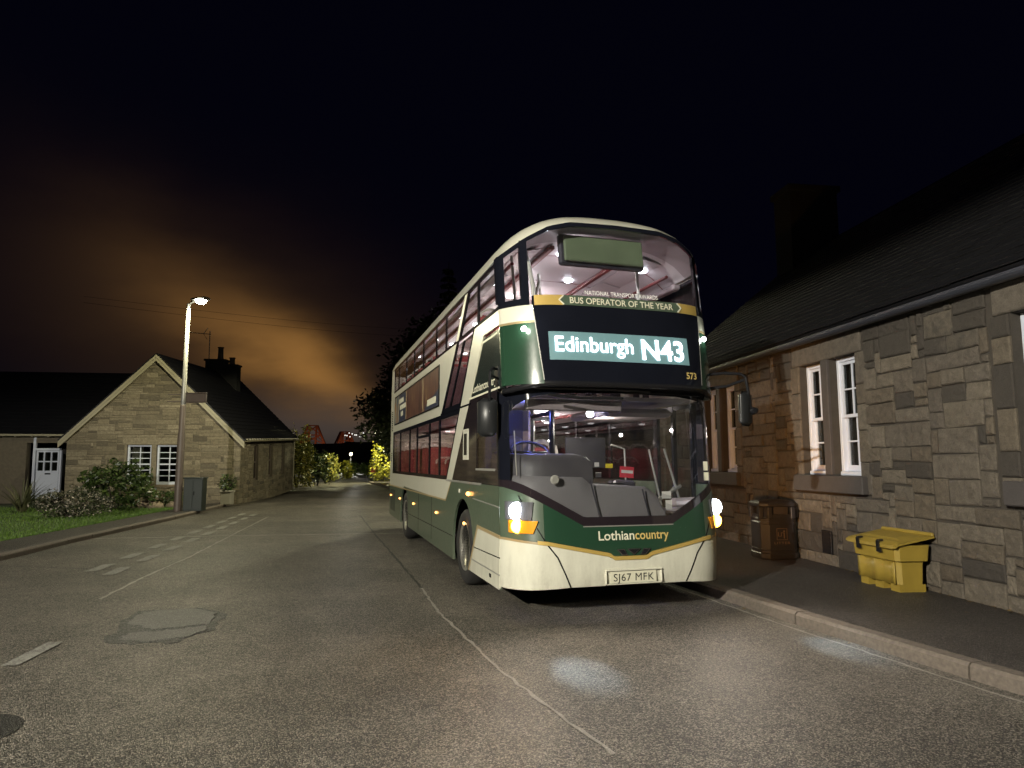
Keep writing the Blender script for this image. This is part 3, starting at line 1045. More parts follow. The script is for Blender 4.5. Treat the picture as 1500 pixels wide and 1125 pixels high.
# destination display
tilt = lambda a: 0.0
edge_panel('destination_display', 'led_back', zlin(2.655, 2.965, 4), lambda z: -0.865, lambda z: 0.77, Bu, 0.006, 0.012, 20)
put_text('display_lettering', 'Edinburgh', 'led_text', fpt(Bu, 0.013), -0.805, 0.075, 2.75, 0.165, BUS, bold=0.006)
put_text('display_lettering', 'N43', 'led_text', fpt(Bu, 0.013), 0.18, 0.70, 2.695, 0.225, BUS, bold=0.016)
put_text('fleet_number', '573', 'gold_text', fpt(Bu, 0.008), 0.71, 0.85, 2.50, 0.072, BUS, bold=0.02)
lamp('display_glow', 'AREA', (0, -0.06, 2.80), 2.5, (0.82, 0.93, 1.0), BUS, target=(0.0, -2.0, 2.2)).data.size = 0.6
# gold banner with pointed ends round the green strip
edge_panel('banner', 'gold', [3.264, 3.322, 3.378], lambda z: -0.985, lambda z: 0.985, Bu, 0.004, 0.012, 24)
edge_panel('banner_strip', 'green_side', [3.264, 3.321, 3.378], lambda z: -0.68 - 0.045 + abs(z - 3.321) * 0.8, lambda z: 0.68 + 0.045 - abs(z - 3.321) * 0.8, Bu, 0.008, 0.008, 20)
for s in (-1, 1):
    strip('banner_chevron', 'cream_text', [(s * 0.685, 3.373), (s * 0.735, 3.321), (s * 0.685, 3.269)], 0.016, Bu, 0.016, 0.006)
put_text('banner_lettering', 'BUS OPERATOR OF THE YEAR', 'cream_text', fpt(Bu, 0.022), -0.62, 0.62, 3.285, 0.070, BUS, bold=0.012)
put_text('banner_lettering', 'NATIONAL TRANSPORT AWARDS', 'white_text', fpt(Bu, 0.014), -0.44, 0.44, 3.395, 0.048, BUS, bold=0.004)
# upper screen and corner lights
utop = lambda a: lerp_tab([(0, 4.25), (0.55, 4.235), (0.80, 4.17), (1.06, 4.03), (1.285, 3.88)], abs(a))
patch('upper_screen', 'upscreen', -1.03, 1.03, 3.378, lambda a: utop(a) - 0.035, Bu, 0.0, 0.006, 40, 8)
for s in (-1, 1):
    edge_panel('screen_post', 'gloss_black', zlin(3.28, 4.03, 6), lambda z: s * 1.03 if s > 0 else -1.10, lambda z: 1.10 if s > 0 else -1.03, Bu, 0.004, 0.05, 3)
    edge_panel('quarter_light', 'glass', zlin(3.345, 3.90, 5), lambda z: 1.10 if s > 0 else -1.235, lambda z: 1.235 if s > 0 else -1.10, Bu, 0.0, 0.006, 8)
    edge_panel('quarter_sill', 'gloss_black', zlin(3.27, 3.345, 2), lambda z: 1.03 if s > 0 else -W2, lambda z: W2 if s > 0 else -1.03, Bu, 0.002, 0.03, 10)
    edge_panel('rear_post', 'gloss_black', zlin(3.345, 3.90, 5), lambda z: 1.235 if s > 0 else -W2 - 0.004, lambda z: W2 + 0.004 if s > 0 else -1.235, Bu, 0.003, 0.12, 2)
patch('screen_header', 'gloss_black', -W2, W2, lambda a: utop(a) - (0.036 if abs(a) < 1.1 else 0.05), lambda a: utop(a) + 0.015, Bu, 0.004, 0.03, 48, 2)
patch('screen_sill', 'gloss_black', -1.0, 1.0, 3.262, 3.378, Bu, -0.02, 0.02, 24, 1)
# roof dome
P = []
for i in range(49):
    t = -1 + 2 * i / 48
    a = t * (W2 + 0.004)
    zr = 3.87 + 0.60 * max(0.0, 1 - abs(t) ** 2.7) ** 0.62
    zf = utop(a) + 0.014
    bf = Bu(a, zf) - 0.006
    row = []
    for u in (0, 0.04, 0.12, 0.25, 0.42, 0.62, 0.85, 1.15, 1.6, 3, 5, 8, 10.0, 10.3):
        k = min(1.0, u / 0.62)
        k = 1 - (1 - k) ** 2.8
        b = bf + u if u < 9 else u + 0.5
        row.append((a, b, zf + (zr - zf) * k if u < 10.2 else zf + (zr - zf) * 0.55))
    P.append(row)
mb = MB()
mb.grid(P)
mb.build('roof', 'cream', BUS, smooth=True)
# blank box behind the upper screen
mb = MB()
mb.box((-0.06, 0.43, 4.01), (0.98, 0.05, 0.31), bev=0.012, rot=Matrix.Rotation(R(-9), 3, 'X'))
mb.build('blind_box', 'blind', BUS)
mb = MB()
mb.box((-0.06, 0.51, 4.01), (1.06, 0.08, 0.38), bev=0.02, rot=Matrix.Rotation(R(-9), 3, 'X'))
mb.build('blind_housing', 'cab_dark', BUS)


# ---- side panels
def side(name, material, poly, s=-1, off=0.0, th=0.03, parent=None):
    """polygon of (y, z) on the flank; off = proud of the skin"""
    mb = MB()
    x = s * (W2 + off)
    mb.prism([(x, p[0], p[1]) for p in poly], (-s * th, 0, 0))
    return mb.build(name, material, parent or BUS)


def arch(cy, cz, r, z0, n=18):
    a0 = math.asin((z0 - cz) / r)
    return [(cy + r * math.cos(a0 + (math.pi - 2 * a0) * k / n), cz + r * math.sin(a0 + (math.pi - 2 * a0) * k / n)) for k in range(n + 1)]


FW, RW, WZ = 2.33, 8.05, 0.49
fbz = lambda z: (Bf(W2, z) if z < 2.37 else Bu(W2, z))
for s in (-1, 1):
    if s < 0:
        side('lower_side', 'green_side', [(fbz(0.3), 0.25), (fbz(0.8), 0.79), (fbz(1.3), 1.328), (3.07, 1.328), (3.5, 1.03), (LB, 1.03), (LB, 0.33)] + arch(RW, WZ, 0.60, 0.30) + arch(FW, WZ, 0.62, 0.25), s)
        side('cream_belt', 'cream', [(3.08, 1.33), (10.3, 1.33), (LB, 1.33), (LB, 1.034), (3.51, 1.034)], s)
        side('gold_line', 'dull_gold', [(3.49, 1.02), (LB, 1.02), (LB, 1.045), (3.50, 1.045), (3.10, 1.328), (3.06, 1.328)], s, 0.004, 0.01)
        side('cream_stripe', 'cream', [(3.07, 1.332), (2.06, 2.30), (1.25, 3.10), (fbz(3.1), 3.10), (fbz(3.27), 3.268), (1.70, 3.268), (2.55, 2.30), (3.45, 1.332)], s)
        side('cream_panel', 'cream', [(2.82, 3.268), (10.3, 3.268), (10.3, 3.86), (LB - 0.12, 3.86), (LB, 3.2), (LB, 1.332), (10.3, 1.332), (10.3, 2.32), (3.97, 2.32)], s)
        ad = side('advert_panel', 'advert', [(4.16, 2.50), (4.16, 3.12), (9.95, 3.12), (9.95, 2.50)], s, 0.006, 0.012)
        for (p, q) in (((4.10, 3.15), (10.0, 3.12)), ((4.10, 2.50), (10.0, 2.47))):
            side('advert_frame', 'black', [(p[0], p[1]), (q[0], p[1]), (q[0], q[1]), (p[0], q[1])], s, 0.010, 0.02)
        for y in (4.10, 9.95):
            side('advert_frame', 'black', [(y, 2.50), (y, 3.12), (y + 0.06, 3.12), (y + 0.06, 2.50)], s, 0.010, 0.02)
        # pale slanted lettering blocks of the advertisement, too small to read
        mb = MB()
        for (y0, z0, ln, sl) in ((9.15, 2.92, 0.72, 0.05), (9.0, 2.77, 0.95, 0.06), (8.85, 2.62, 0.35, 0.03)):
            y = y0
            while y > y0 - ln:
                hh = 0.11
                mb.prism([(-W2 - 0.010, y, z0), (-W2 - 0.010, y - 0.09, z0 + 0.008), (-W2 - 0.010, y - 0.07, z0 + hh), (-W2 - 0.010, y + 0.015, z0 + hh - 0.01)], (0.003, 0, 0))
                y -= 0.13
        mb.prism([(-W2 - 0.010, 5.25, 2.56), (-W2 - 0.010, 4.4, 2.56), (-W2 - 0.010, 4.4, 2.67), (-W2 - 0.010, 5.25, 2.67)], (0.003, 0, 0))
        mb.build('advert_lettering', 'cream_text', ad)
        for y in (8.0, 5.75, 9.25, 9.75):
            mb = MB()
            mb.box((-W2 - 0.008, y, 2.81), (0.006, 0.03, 0.60))
            mb.build('advert_joint', 'dull_gold', ad)
        # dark gloss panels beside the driver
        side('slate_panel', 'slate_panel', [(fbz(2.4), 2.385), (1.94, 2.385), (1.24, 3.06), (fbz(3.0), 3.06)], s, -0.004)
        mb = MB()
        X = -W2 - 0.001
        for (p, q) in (((1.90, 2.42), (1.28, 3.02)), ((1.28, 3.02), (0.62, 3.02)), ((1.98, 2.40), (0.52, 2.40))):
            d = Vector((q[0] - p[0], q[1] - p[1])).normalized()
            n = Vector((-d.y, d.x)) * 0.011
            mb.prism([(X, p[0] - n.x, p[1] - n.y), (X, q[0] - n.x, q[1] - n.y), (X, q[0] + n.x, q[1] + n.y), (X, p[0] + n.x, p[1] + n.y)], (0.006, 0, 0))
        mb.build('panel_outline', 'cream_text', BUS)
        put_text('side_lettering', 'Lothiancountry', 'cream_text', lambda x, z: (-W2 - 0.002, 2.0 - x, z), 0.22, 1.36, 2.455, 0.095, BUS, bold=0.012)
        side('cab_panel', 'plum', [(1.58, 1.333), (3.065, 1.333), (2.05, 2.30), (1.97, 2.382), (0.62, 2.382), (0.62, 2.26), (1.58, 2.26)], s, -0.003)
        side('cab_panel', 'plum', [(fbz(1.33), 1.333), (1.578, 1.333), (1.578, 1.50), (fbz(1.5), 1.50)], s, -0.003)
        side('cab_window', 'tint_glass', [(fbz(1.5) + 0.06, 1.50), (1.578, 1.50), (1.578, 2.26), (0.66, 2.26)], s, -0.006, 0.006)
        side('cab_window_frame', 'galv', [(0.70, 1.49), (1.60, 1.49), (1.60, 1.515), (0.70, 1.515)], s, 0.002, 0.01)
        side('window_post', 'gloss_black', [(fbz(1.5), 1.502), (fbz(1.5) + 0.06, 1.502), (0.66, 2.26), (0.58, 2.26)], s, 0.0)
        side('reflector_frame', 'cream', [(2.02, 1.62), (2.32, 1.62), (2.32, 2.02), (2.02, 2.02)], s, 0.004, 0.01)
        side('reflector_inset', 'black', [(2.09, 1.68), (2.25, 1.68), (2.25, 1.96), (2.09, 1.96)], s, 0.008, 0.01)
        side('drip_rail', 'galv', [(1.35, 1.315), (3.45, 1.315), (3.45, 1.34), (1.35, 1.34)], s, 0.010, 0.014)
        # cream front corner with its dull gold edge
        side('corner_skirt', 'cream', [(fbz(0.3), 0.252), (1.90, 0.252), (1.46, 0.80), (fbz(0.78), 0.778)], s, 0.004, 0.02)
        side('gold_line', 'dull_gold', [(1.90, 0.252), (1.96, 0.252), (1.50, 0.84), (fbz(0.8), 0.815), (fbz(0.78), 0.778), (1.46, 0.80)], s, 0.005, 0.02)
        side('panel_seam', 'black', [(fbz(0.6), 0.575), (1.66, 0.555), (1.66, 0.567), (fbz(0.6), 0.587)], s, 0.007, 0.01)
        side('panel_seam', 'galv', [(fbz(0.4), 0.395), (1.80, 0.395), (1.80, 0.41), (fbz(0.4), 0.41)], s, 0.007, 0.01)
        side('tow_cover', 'black', [(0.82, 0.325), (0.90, 0.325), (0.90, 0.365), (0.82, 0.365)], s, 0.008, 0.01)
        side('panel_seam', 'black', [(2.96, 0.555), (7.42, 0.555), (7.42, 0.567), (2.96, 0.567)], s, 0.003, 0.01)
        for y in (4.7, 6.1):
            side('panel_seam', 'black', [(y, 0.34), (y + 0.012, 0.34), (y + 0.012, 1.02), (y, 1.02)], s, 0.003, 0.01)
        side('panel_seam', 'galv', [(fbz(1.1), 1.10), (1.75, 1.135), (1.75, 1.147), (fbz(1.1), 1.112)], s, 0.004, 0.01)
        for y in (2.18, 4.22, 6.69, 8.75, 10.45):
            mb = MB()
            mb.box((-W2 - 0.012, y, 0.80), (0.025, 0.075, 0.036), bev=0.01)
            mb.build('side_marker', 'amber_small', BUS)
        mb = MB()
        mb.box((-W2 - 0.02, 1.92, 1.19), (0.04, 0.10, 0.05), bev=0.014)
        mb.build('side_indicator', 'amber_small', BUS)
        mb = MB()
        mb.box((-W2 - 0.006, 2.52, 1.205), (0.014, 0.08, 0.055), bev=0.005)
        mb.build('fuel_flap', 'cream', BUS)
        for z in [2.36 + 0.045 * k for k in range(11)]:
            side('vent_slot', 'black', [(10.35, z), (10.66, z), (10.66, z + 0.022), (10.35, z + 0.022)], s, 0.003, 0.01)
        for z in [1.62 + 0.045 * k for k in range(5)]:
            side('vent_slot', 'black', [(10.4, z), (10.6, z), (10.6, z + 0.022), (10.4, z + 0.022)], s, 0.003, 0.01)
        for y in [9.7 + 0.16 * k for k in range(6)]:
            side('vent_slot', 'black', [(y, 0.45), (y + 0.05, 0.45), (y + 0.05, 0.95), (y, 0.95)], s, 0.003, 0.01)
        # glazing
        side('stair_window', 'tint_glass', [(1.72, 3.232), (2.82, 3.232), (3.93, 2.342), (2.55, 2.342)], s, -0.010, 0.006)
        for P4 in ([(1.67, 3.268), (1.79, 3.268), (2.66, 2.32), (2.54, 2.32)], [(2.72, 3.268), (2.84, 3.268), (3.99, 2.32), (3.87, 2.32)], [(2.30, 3.23), (2.38, 3.23), (3.30, 2.40), (3.22, 2.40)], [(2.62, 2.32), (3.9, 2.32), (3.83, 2.40), (2.56, 2.40)]):
            side('stair_window_frame', 'gloss_black', P4, s, -0.002, 0.02)
        side('lower_window', 'tint_glass', [(3.46, 1.345), (10.28, 1.345), (10.28, 2.30), (2.58, 2.30)], s, -0.010, 0.006)
        for P4 in ([(3.44, 1.333), (10.30, 1.333), (10.30, 1.39), (3.40, 1.39)], [(2.62, 2.25), (10.30, 2.25), (10.30, 2.318), (2.56, 2.318)], [(3.40, 1.39), (3.48, 1.39), (2.68, 2.25), (2.60, 2.25)]):
            side('window_frame', 'gloss_black', P4, s, -0.002, 0.02)
        for y in (4.05, 5.0, 6.4, 7.4, 8.9, 10.2):
            side('window_bar', 'gloss_black', [(y, 1.39), (y + 0.10, 1.39), (y + 0.10, 2.25), (y, 2.25)], s, -0.002, 0.02)
        side('window_bar', 'gloss_black', [(5.1, 2.03), (6.4, 2.03), (6.4, 2.07), (5.1, 2.07)], s, -0.003, 0.02)
        side('floor_line', 'gloss_black', [(1.95, 2.32), (3.97, 2.32), (3.97, 2.345), (1.92, 2.345)], s, 0.003, 0.02)
    else:
        side('lower_side', 'green_side', [(fbz(0.3), 0.25), (fbz(0.8), 0.79), (fbz(1.3), 1.328), (0.74, 1.33), (0.74, 0.30), (1.66, 0.30)] + arch(FW, WZ, 0.62, 0.25)[::-1][:0] + [(1.70, 0.25)] + arch(FW, WZ, 0.62, 0.25)[::-1] + arch(RW, WZ, 0.60, 0.30)[::-1] + [(LB, 0.33), (LB, 1.33), (1.70, 1.33), (1.70, 0.30), (1.66, 0.28)], s)
        side('cream_panel', 'cream', [(fbz(2.4), 2.32), (LB, 2.32), (LB, 3.268), (fbz(3.2), 3.268)], s)
        side('cream_panel', 'cream', [(10.3, 1.333), (LB, 1.333), (LB, 2.318), (10.3, 2.318)], s)
        side('cream_panel', 'cream', [(10.3, 3.27), (LB, 3.27), (LB - 0.12, 3.86), (10.3, 3.86)], s)
        side('door_leaf', 'glass', [(0.80, 0.36), (1.22, 0.36), (1.22, 2.26), (0.80, 2.26)], s, -0.03, 0.008)
        side('door_leaf', 'glass', [(1.24, 0.36), (1.66, 0.36), (1.66, 2.26), (1.24, 2.26)], s, -0.03, 0.008)
        for y in (0.76, 1.21, 1.64):
            side('door_frame', 'gloss_black', [(y, 0.33), (y + 0.05, 0.33), (y + 0.05, 2.3), (y, 2.3)], s, -0.012, 0.05)
        for z in (0.33, 2.25):
            side('door_frame', 'gloss_black', [(0.76, z), (1.69, z), (1.69, z + 0.05), (0.76, z + 0.05)], s, -0.014, 0.04)
        side('front_post', 'gloss_black', [(fbz(1.3), 1.33), (0.76, 1.33), (0.76, 2.318), (fbz(2.3), 2.318)], s)
        side('lower_window', 'tint_glass', [(1.72, 1.345), (10.28, 1.345), (10.28, 2.30), (1.72, 2.30)], s, -0.010, 0.006)
        for y in (1.72, 3.2, 4.6, 6.0, 7.4, 8.9, 10.2):
            side('window_bar', 'gloss_black', [(y, 1.345), (y + 0.10, 1.345), (y + 0.10, 2.3), (y, 2.3)], s, -0.002, 0.02)
    # upper deck windows
    side('upper_window', 'tint_glass' if s > 0 else 'glass', [(fbz(3.3) + 0.08, 3.285), (10.28, 3.285), (10.28, 3.845), (fbz(3.83) + 0.05, 3.845)], s, -0.010, 0.006)
    ys = (1.50, 3.6, 4.45, 5.8, 6.95, 8.1, 9.4, 10.2)
    for y in ys:
        side('window_bar', 'gloss_black', [(y, 3.31), (y + 0.075, 3.31), (y + 0.075, 3.82), (y, 3.82)], s, -0.002, 0.02)
    side('window_frame', 'gloss_black', [(fbz(3.3), 3.272), (10.30, 3.272), (10.30, 3.315), (fbz(3.3), 3.315)], s, -0.002, 0.02)
    side('window_frame', 'gloss_black', [(fbz(3.8), 3.815), (10.30, 3.815), (10.30, 3.862), (fbz(3.85), 3.862)], s, -0.001, 0.02)
    if s < 0:
        side('stripe_post', 'cream', [(2.70, 3.30), (2.85, 3.30), (2.27, 3.84), (2.13, 3.84)], s, 0.002, 0.02)
        side('stripe_post', 'gloss_black', [(2.56, 3.30), (2.68, 3.30), (2.11, 3.84), (2.0, 3.84)], s, 0.001, 0.02)
    # wheels
    for cy in (FW, RW):
        for inner in (0,):
            cx = s * 1.115
            wh = empty('wheel', (cx, cy, WZ))
            wh.parent = BUS
            mb = MB()
            mb.lathe([(0.29, s * 0.12), (0.33, s * 0.145), (0.44, s * 0.145), (0.478, s * 0.11), (0.487, 0.0), (0.478, -s * 0.11), (0.44, -s * 0.145), (0.29, -s * 0.12)], (0, 0, 0), 'x', 40)
            mb.build('tyre', 'rubber', wh, smooth=True)
            mb = MB()
            dish = 0.02 if cy == FW else -0.06
            mb.lathe([(0.0, s * (dish + 0.075)), (0.08, s * (dish + 0.07)), (0.11, s * (dish + 0.03)), (0.19, s * (dish + 0.02)), (0.25, s * 0.02), (0.28, s * 0.105), (0.305, s * 0.142), (0.315, s * 0.12)], (0, 0, 0), 'x', 40)
            rim = mb.build('rim', 'alloy', wh, smooth=True)
            mb = MB()
            for k in range(8):
                t = 2 * math.pi * k / 8
                mb.lathe([(0.036, s * 0.026), (0.036, s * 0.045), (0.0, s * 0.045)], (0, 0.225 * math.cos(t), 0.225 * math.sin(t)), 'x', 12)
            mb.build('hand_holes', 'black', rim)
            mb = MB()
            for k in range(10):
                t = 2 * math.pi * (k + 0.5) / 10
                mb.lathe([(0.014, s * (dish + 0.02)), (0.014, s * (dish + 0.055)), (0.0, s * (dish + 0.06))], (0, 0.155 * math.cos(t), 0.155 * math.sin(t)), 'x', 8)
            mb.build('wheel_nuts', 'chrome', rim)
# back end
mb = MB()
mb.box((0, LB - 0.02, 2.05), (2 * W2 - 0.07, 0.04, 3.4))
mb.build('rear_panel', 'cream', BUS)
mb = MB()
mb.box((0, 5.8, 0.30), (2.3, 9.8, 0.06))
mb.box((0, 1.2, 0.30), (1.9, 1.0, 0.10))
mb.box((0, 5.3, 0.42), (1.5, 4.6, 0.2))
mb.box((0, FW, 0.80), (1.75, 1.3, 0.06))
for s in (-1, 1):
    for cy in (FW, RW):
        mb.box((s * 0.85, cy, 0.62), (0.04, 1.3, 0.7))
        mb.box((s * 1.05, cy, 1.125), (0.36, 1.3, 0.02))
        mb.box((s * 1.05, cy + 0.655, 0.70), (0.36, 0.02, 0.8))
mb.build('underframe', 'underbody', BUS)

# ---- mirrors and wipers
mr = MB()
mr.tube([(1.18, Bu(1.18, 2.55) + 0.02, 2.60), (1.33, 0.22, 2.615), (1.50, 0.12, 2.60), (1.545, 0.10, 2.56), (1.58, 0.10, 2.35), (1.60, 0.10, 2.21)], 0.017, 8)
mr.tube([(1.20, Bu(1.2, 2.5) + 0.02, 2.44), (1.36, 0.20, 2.46), (1.53, 0.11, 2.53)], 0.017, 8)
mr.box((1.17, 0.36, 2.50), (0.10, 0.10, 0.24), bev=0.02)
arm = mr.build('mirror_arm', 'black', BUS, smooth=False)
mb = MB()
mb.box((1.545, 0.13, 2.20), (0.20, 0.11, 0.40), bev=0.045, rot=Matrix.Rotation(R(24), 3, 'Z'))
mh = mb.build('mirror', 'mirror', BUS, smooth=True)
mb = MB()
mb.lathe([(0.0, -0.06), (0.035, -0.05), (0.045, 0), (0.03, 0.04)], (1.60, 0.06, 2.17), axis='y', n=14)
mb.build('mirror_joint', 'black', mh)
ml = MB()
ml.tube([(-1.22, 0.62, 2.60), (-1.36, 0.52, 2.61), (-1.40, 0.48, 2.56), (-1.41, 0.46, 2.30), (-1.41, 0.46, 2.12)], 0.016, 8)
ml.tube([(-1.20, 0.62, 2.48), (-1.38, 0.49, 2.52)], 0.016, 8)
ml.box((-1.25, 0.62, 2.54), (0.09, 0.16, 0.24), bev=0.02)
ml.build('mirror_arm', 'black', BUS)
mb = MB()
mb.box((-1.42, 0.52, 2.07), (0.22, 0.12, 0.42), bev=0.05, rot=Matrix.Rotation(R(-28), 3, 'Z'))
mb.build('mirror', 'mirror', BUS, smooth=True)
mb = MB()
mb.tube([(-0.85, Bf(-0.85, 2.30) - 0.05, 2.30), (-0.5, Bf(0.5, 2.27) - 0.05, 2.265), (0.0, Bf(0, 2.27) - 0.05, 2.275)], 0.014, 6)
mb.tube([(-0.75, Bf(0.75, 2.25) - 0.03, 2.245), (-0.15, Bf(0.15, 2.2) - 0.03, 2.225)], 0.010, 6)
mb.tube([(0.02, Bf(0, 2.30) - 0.05, 2.335), (0.45, Bf(0.4, 2.3) - 0.05, 2.345), (0.95, Bf(0.9, 2.28) - 0.06, 2.33)], 0.013, 6)
mb.tube([(-1.0, Bf(1.0, 2.36) - 0.07, 2.37), (-0.2, Bf(0.2, 2.36) - 0.10, 2.365), (0.3, Bf(0.3, 2.36) - 0.10, 2.355)], 0.02, 6)
mb.build('wiper', 'black', BUS)
mb = MB()
mb.tube([(-1.17, Bf(1.17, 2.0) - 0.012, 1.92), (-1.165, Bf(1.165, 1.4) - 0.03, 1.45)], 0.006, 6)
mb.build('rain_strip', 'galv', BUS)

# ---- inside: decks
mb = MB()
mb.box((0, 5.9, 0.36), (2.42, 9.7, 0.04))
mb.build('lower_floor', 'floor', BUS)
mb = MB()
mb.box((0, 5.75, 2.335), (2.44, 9.95, 0.05))
mb.build('upper_floor', 'ceil', BUS)
P = []
for i in range(17):
    t = -1 + 2 * i / 16
    z = 3.88 + 0.34 * max(0, 1 - abs(t) ** 3) ** 0.8
    P.append([(t * 1.22, y, z) for y in (0.80, 3, 6, 9, 10.7)])
mb = MB()
mb.grid(P)
mb.build('upper_ceiling', 'ceil', BUS, smooth=True)
mb = MB()
P = []
for i in range(17):
    t = -1 + 2 * i / 16
    z = 3.88 + 0.34 * max(0, 1 - abs(t) ** 3) ** 0.8
    P.append([(t * 1.22, Bu(t * 1.22, 4.0) + 0.03, min(utop(t * 1.22) - 0.02, z + 0.06)), (t * 1.22, 0.80, z)])
mb.grid(P)
mb.build('ceiling_front', 'wallpanel', BUS, smooth=True)
mb = MB()
for x in (-0.52, 0.52):
    mb.box((x, 5.7, 4.165), (0.07, 9.6, 0.05), bev=0.01)
for x in (-1.02, 1.02):
    mb.box((x, 5.7, 3.92), (0.04, 9.6, 0.04), bev=0.01)
mb.build('ceiling_rail', 'rail_red', BUS)
mb = MB()
for x in (-0.80, 0.80):
    for k in range(8):
        mb.box((x, 1.5 + k * 1.2, 4.11), (0.30, 1.16, 0.012), rot=Matrix.Rotation(R(12 if x > 0 else -12), 3, 'Y'))
mb.build('ceiling_panels', 'ceil', BUS)
for k in range(8):
    P = []
    for i in range(17):
        t = -1 + 2 * i / 16
        z = 3.88 + 0.34 * max(0, 1 - abs(t) ** 3) ** 0.8 - 0.004
        P.append([(t * 1.215, 1.35 + k * 1.2 + dy, z) for dy in (0, 0.022)])
    mb = MB()
    mb.grid(P)
    mb.build('ceiling_joint', 'rail_red', BUS)
mb = MB()
for x in (-1.16, 1.16):
    mb.box((x, 5.6, 3.80), (0.10, 9.4, 0.07), bev=0.015)
mb.build('side_coving', 'wallpanel', BUS)
mb = MB()
mb.box((0, 10.62, 3.55), (1.7, 0.02, 0.45))
mb.build('rear_window', 'gloss_black', BUS)
for k in range(8):
    for x in (-0.27, 0.27, 0.86) if k % 2 == 0 else (-0.86, 0.27):
        mb = MB()
        zz = 4.195 if abs(x) < 0.5 else 4.07
        mb.lathe([(0.0, -0.014), (0.05, -0.012), (0.062, 0.0), (0.062, 0.03)], (x, 1.25 + k * 1.15, zz), n=14)
        mb.build('ceiling_light', 'roof_led', BUS)
for k in range(5):
    lamp('deck_light', 'POINT', (0.0, 1.3 + k * 2.0, 3.80), 13 if k == 0 else 24, (1.0, 0.90, 0.87), BUS, 0.03)
for k in range(4):
    lamp('deck_light', 'POINT', (0.15, 3.2 + k * 2.0, 2.10), 34, (1.0, 0.86, 0.82), BUS, 0.03)
lamp('platform_light', 'POINT', (0.20, 1.15, 2.08), 30, (1.0, 0.93, 0.80), BUS, 0.02)
lamp('stairwell_light', 'POINT', (-0.95, 2.6, 3.55), 7, (1.0, 0.88, 0.88), BUS, 0.03)
lamp('cab_light', 'POINT', (-0.75, 1.0, 2.15), 16, (0.18, 0.22, 1.0), BUS, 0.03)
# lower ceiling details
mb = MB()
for x in (-0.45, 0.55):
    mb.box((x, 6.0, 2.29), (0.09, 8.6, 0.03), bev=0.008)
mb.build('lower_rail', 'rail_red', BUS)
for k in range(6):
    for x in (-0.2, 0.85):
        mb = MB()
        mb.lathe([(0.0, -0.012), (0.05, -0.010), (0.06, 0.0), (0.06, 0.02)], (x, 2.4 + k * 1.3, 2.296), n=12)
        mb.build('ceiling_light', 'low_led', BUS)
mb = MB()
mb.lathe([(0.0, -0.03), (0.035, -0.026), (0.045, 0.0), (0.045, 0.02)], (-0.02, 0.98, 2.17), axis='y', n=14)
mb.build('platform_lamp', 'white_lamp', BUS)

# seats: red backs with pale hoop handles
def seat_row(y, z0, xs):
    for x in xs:
        st = MB()
        st.box((x, y, z0 + 0.45), (0.44, 0.42, 0.09), bev=0.03)
        st.box((x, y + 0.21, z0 + 0.80), (0.43, 0.08, 0.66), bev=0.035, rot=Matrix.Rotation(R(-8), 3, 'X'))
        o = st.build('seat', 'seat_red', BUS)
        st = MB()
        st.box((x, y + 0.265, z0 + 0.78), (0.40, 0.03, 0.60), bev=0.01, rot=Matrix.Rotation(R(-8), 3, 'X'))
        st.box((x, y, z0 + 0.21), (0.08, 0.30, 0.40))
        st.build('shell', 'seat_shell', o)
        st = MB()
        st.tube([(x - 0.19, y + 0.24, z0 + 1.02), (x - 0.18, y + 0.26, z0 + 1.16), (x - 0.10, y + 0.265, z0 + 1.21), (x + 0.10, y + 0.265, z0 + 1.21), (x + 0.18, y + 0.26, z0 + 1.16), (x + 0.19, y + 0.24, z0 + 1.02)], 0.017, 6)
        st.build('handle', 'pole', o)


for k in range(8):
    seat_row(3.9 + k * 0.82, 0.46 if k < 2 else 0.74, (-0.98, -0.52, 0.52, 0.98))
for k in range(10):
    seat_row(1.6 + k * 0.86, 2.36, ((-0.98, -0.52) if k not in (1, 2, 3) else ()) + (0.52, 0.98))
mb = MB()
for (x, y) in ((-0.98, 0.95), (-0.42, 1.6), (0.62, 0.9), (0.40, 3.4), (-0.40, 5.0), (0.40, 6.6)):
    mb.tube([(x, y, 2.36), (x, y, 3.6), (x - 0.05, y - 0.03, 4.02)], 0.019, 8)
mb.tube([(-1.0, 0.55, 3.34), (0.95, 0.55, 3.34)], 0.018, 8)
mb.tube([(-0.97, 0.62, 4.02), (-0.90, 0.66, 3.85), (-0.83, 0.70, 3.60), (-0.82, 0.70, 3.30)], 0.026, 8)
mb.tube([(0.52, 0.75, 3.62), (0.58, 0.72, 3.36)], 0.022, 8)
mb.tube([(-0.55, 1.3, 3.85), (-0.62, 1.3, 3.6), (-0.62, 1.3, 3.0)], 0.022, 8)
mb.build('upper_grab_pole', 'pole', BUS)
mb = MB()
for (x, y) in ((-0.24, 2.5), (0.30, 3.2), (-0.28, 4.6), (0.30, 6.0)):
    mb.tube([(x, y, 0.38), (x, y, 2.3)], 0.02, 8)
mb.tube([(-0.62, 2.2, 1.2), (-0.60, 2.2, 1.62), (-0.46, 2.2, 1.85), (-0.2, 2.2, 1.88), (-0.02, 2.2, 1.80), (0.02, 2.2, 1.6), (0.02, 2.2, 1.1)], 0.024, 8)
mb.tube([(-0.75, 2.9, 1.55), (-0.70, 2.9, 1.75), (-0.5, 2.9, 1.82), (-0.3, 2.9, 1.75), (-0.25, 2.9, 1.5)], 0.022, 8)
mb.tube([(-0.5, 2.25, 1.50), (0.0, 2.25, 1.50)], 0.018, 8)
mb.build('lower_grab_pole', 'pole', BUS)
mb = MB()
mb.tube([(0.98, 1.1, 0.6), (0.80, 0.92, 1.1), (0.98, 0.9, 1.22), (1.12, 1.0, 1.3)], 0.016, 6)
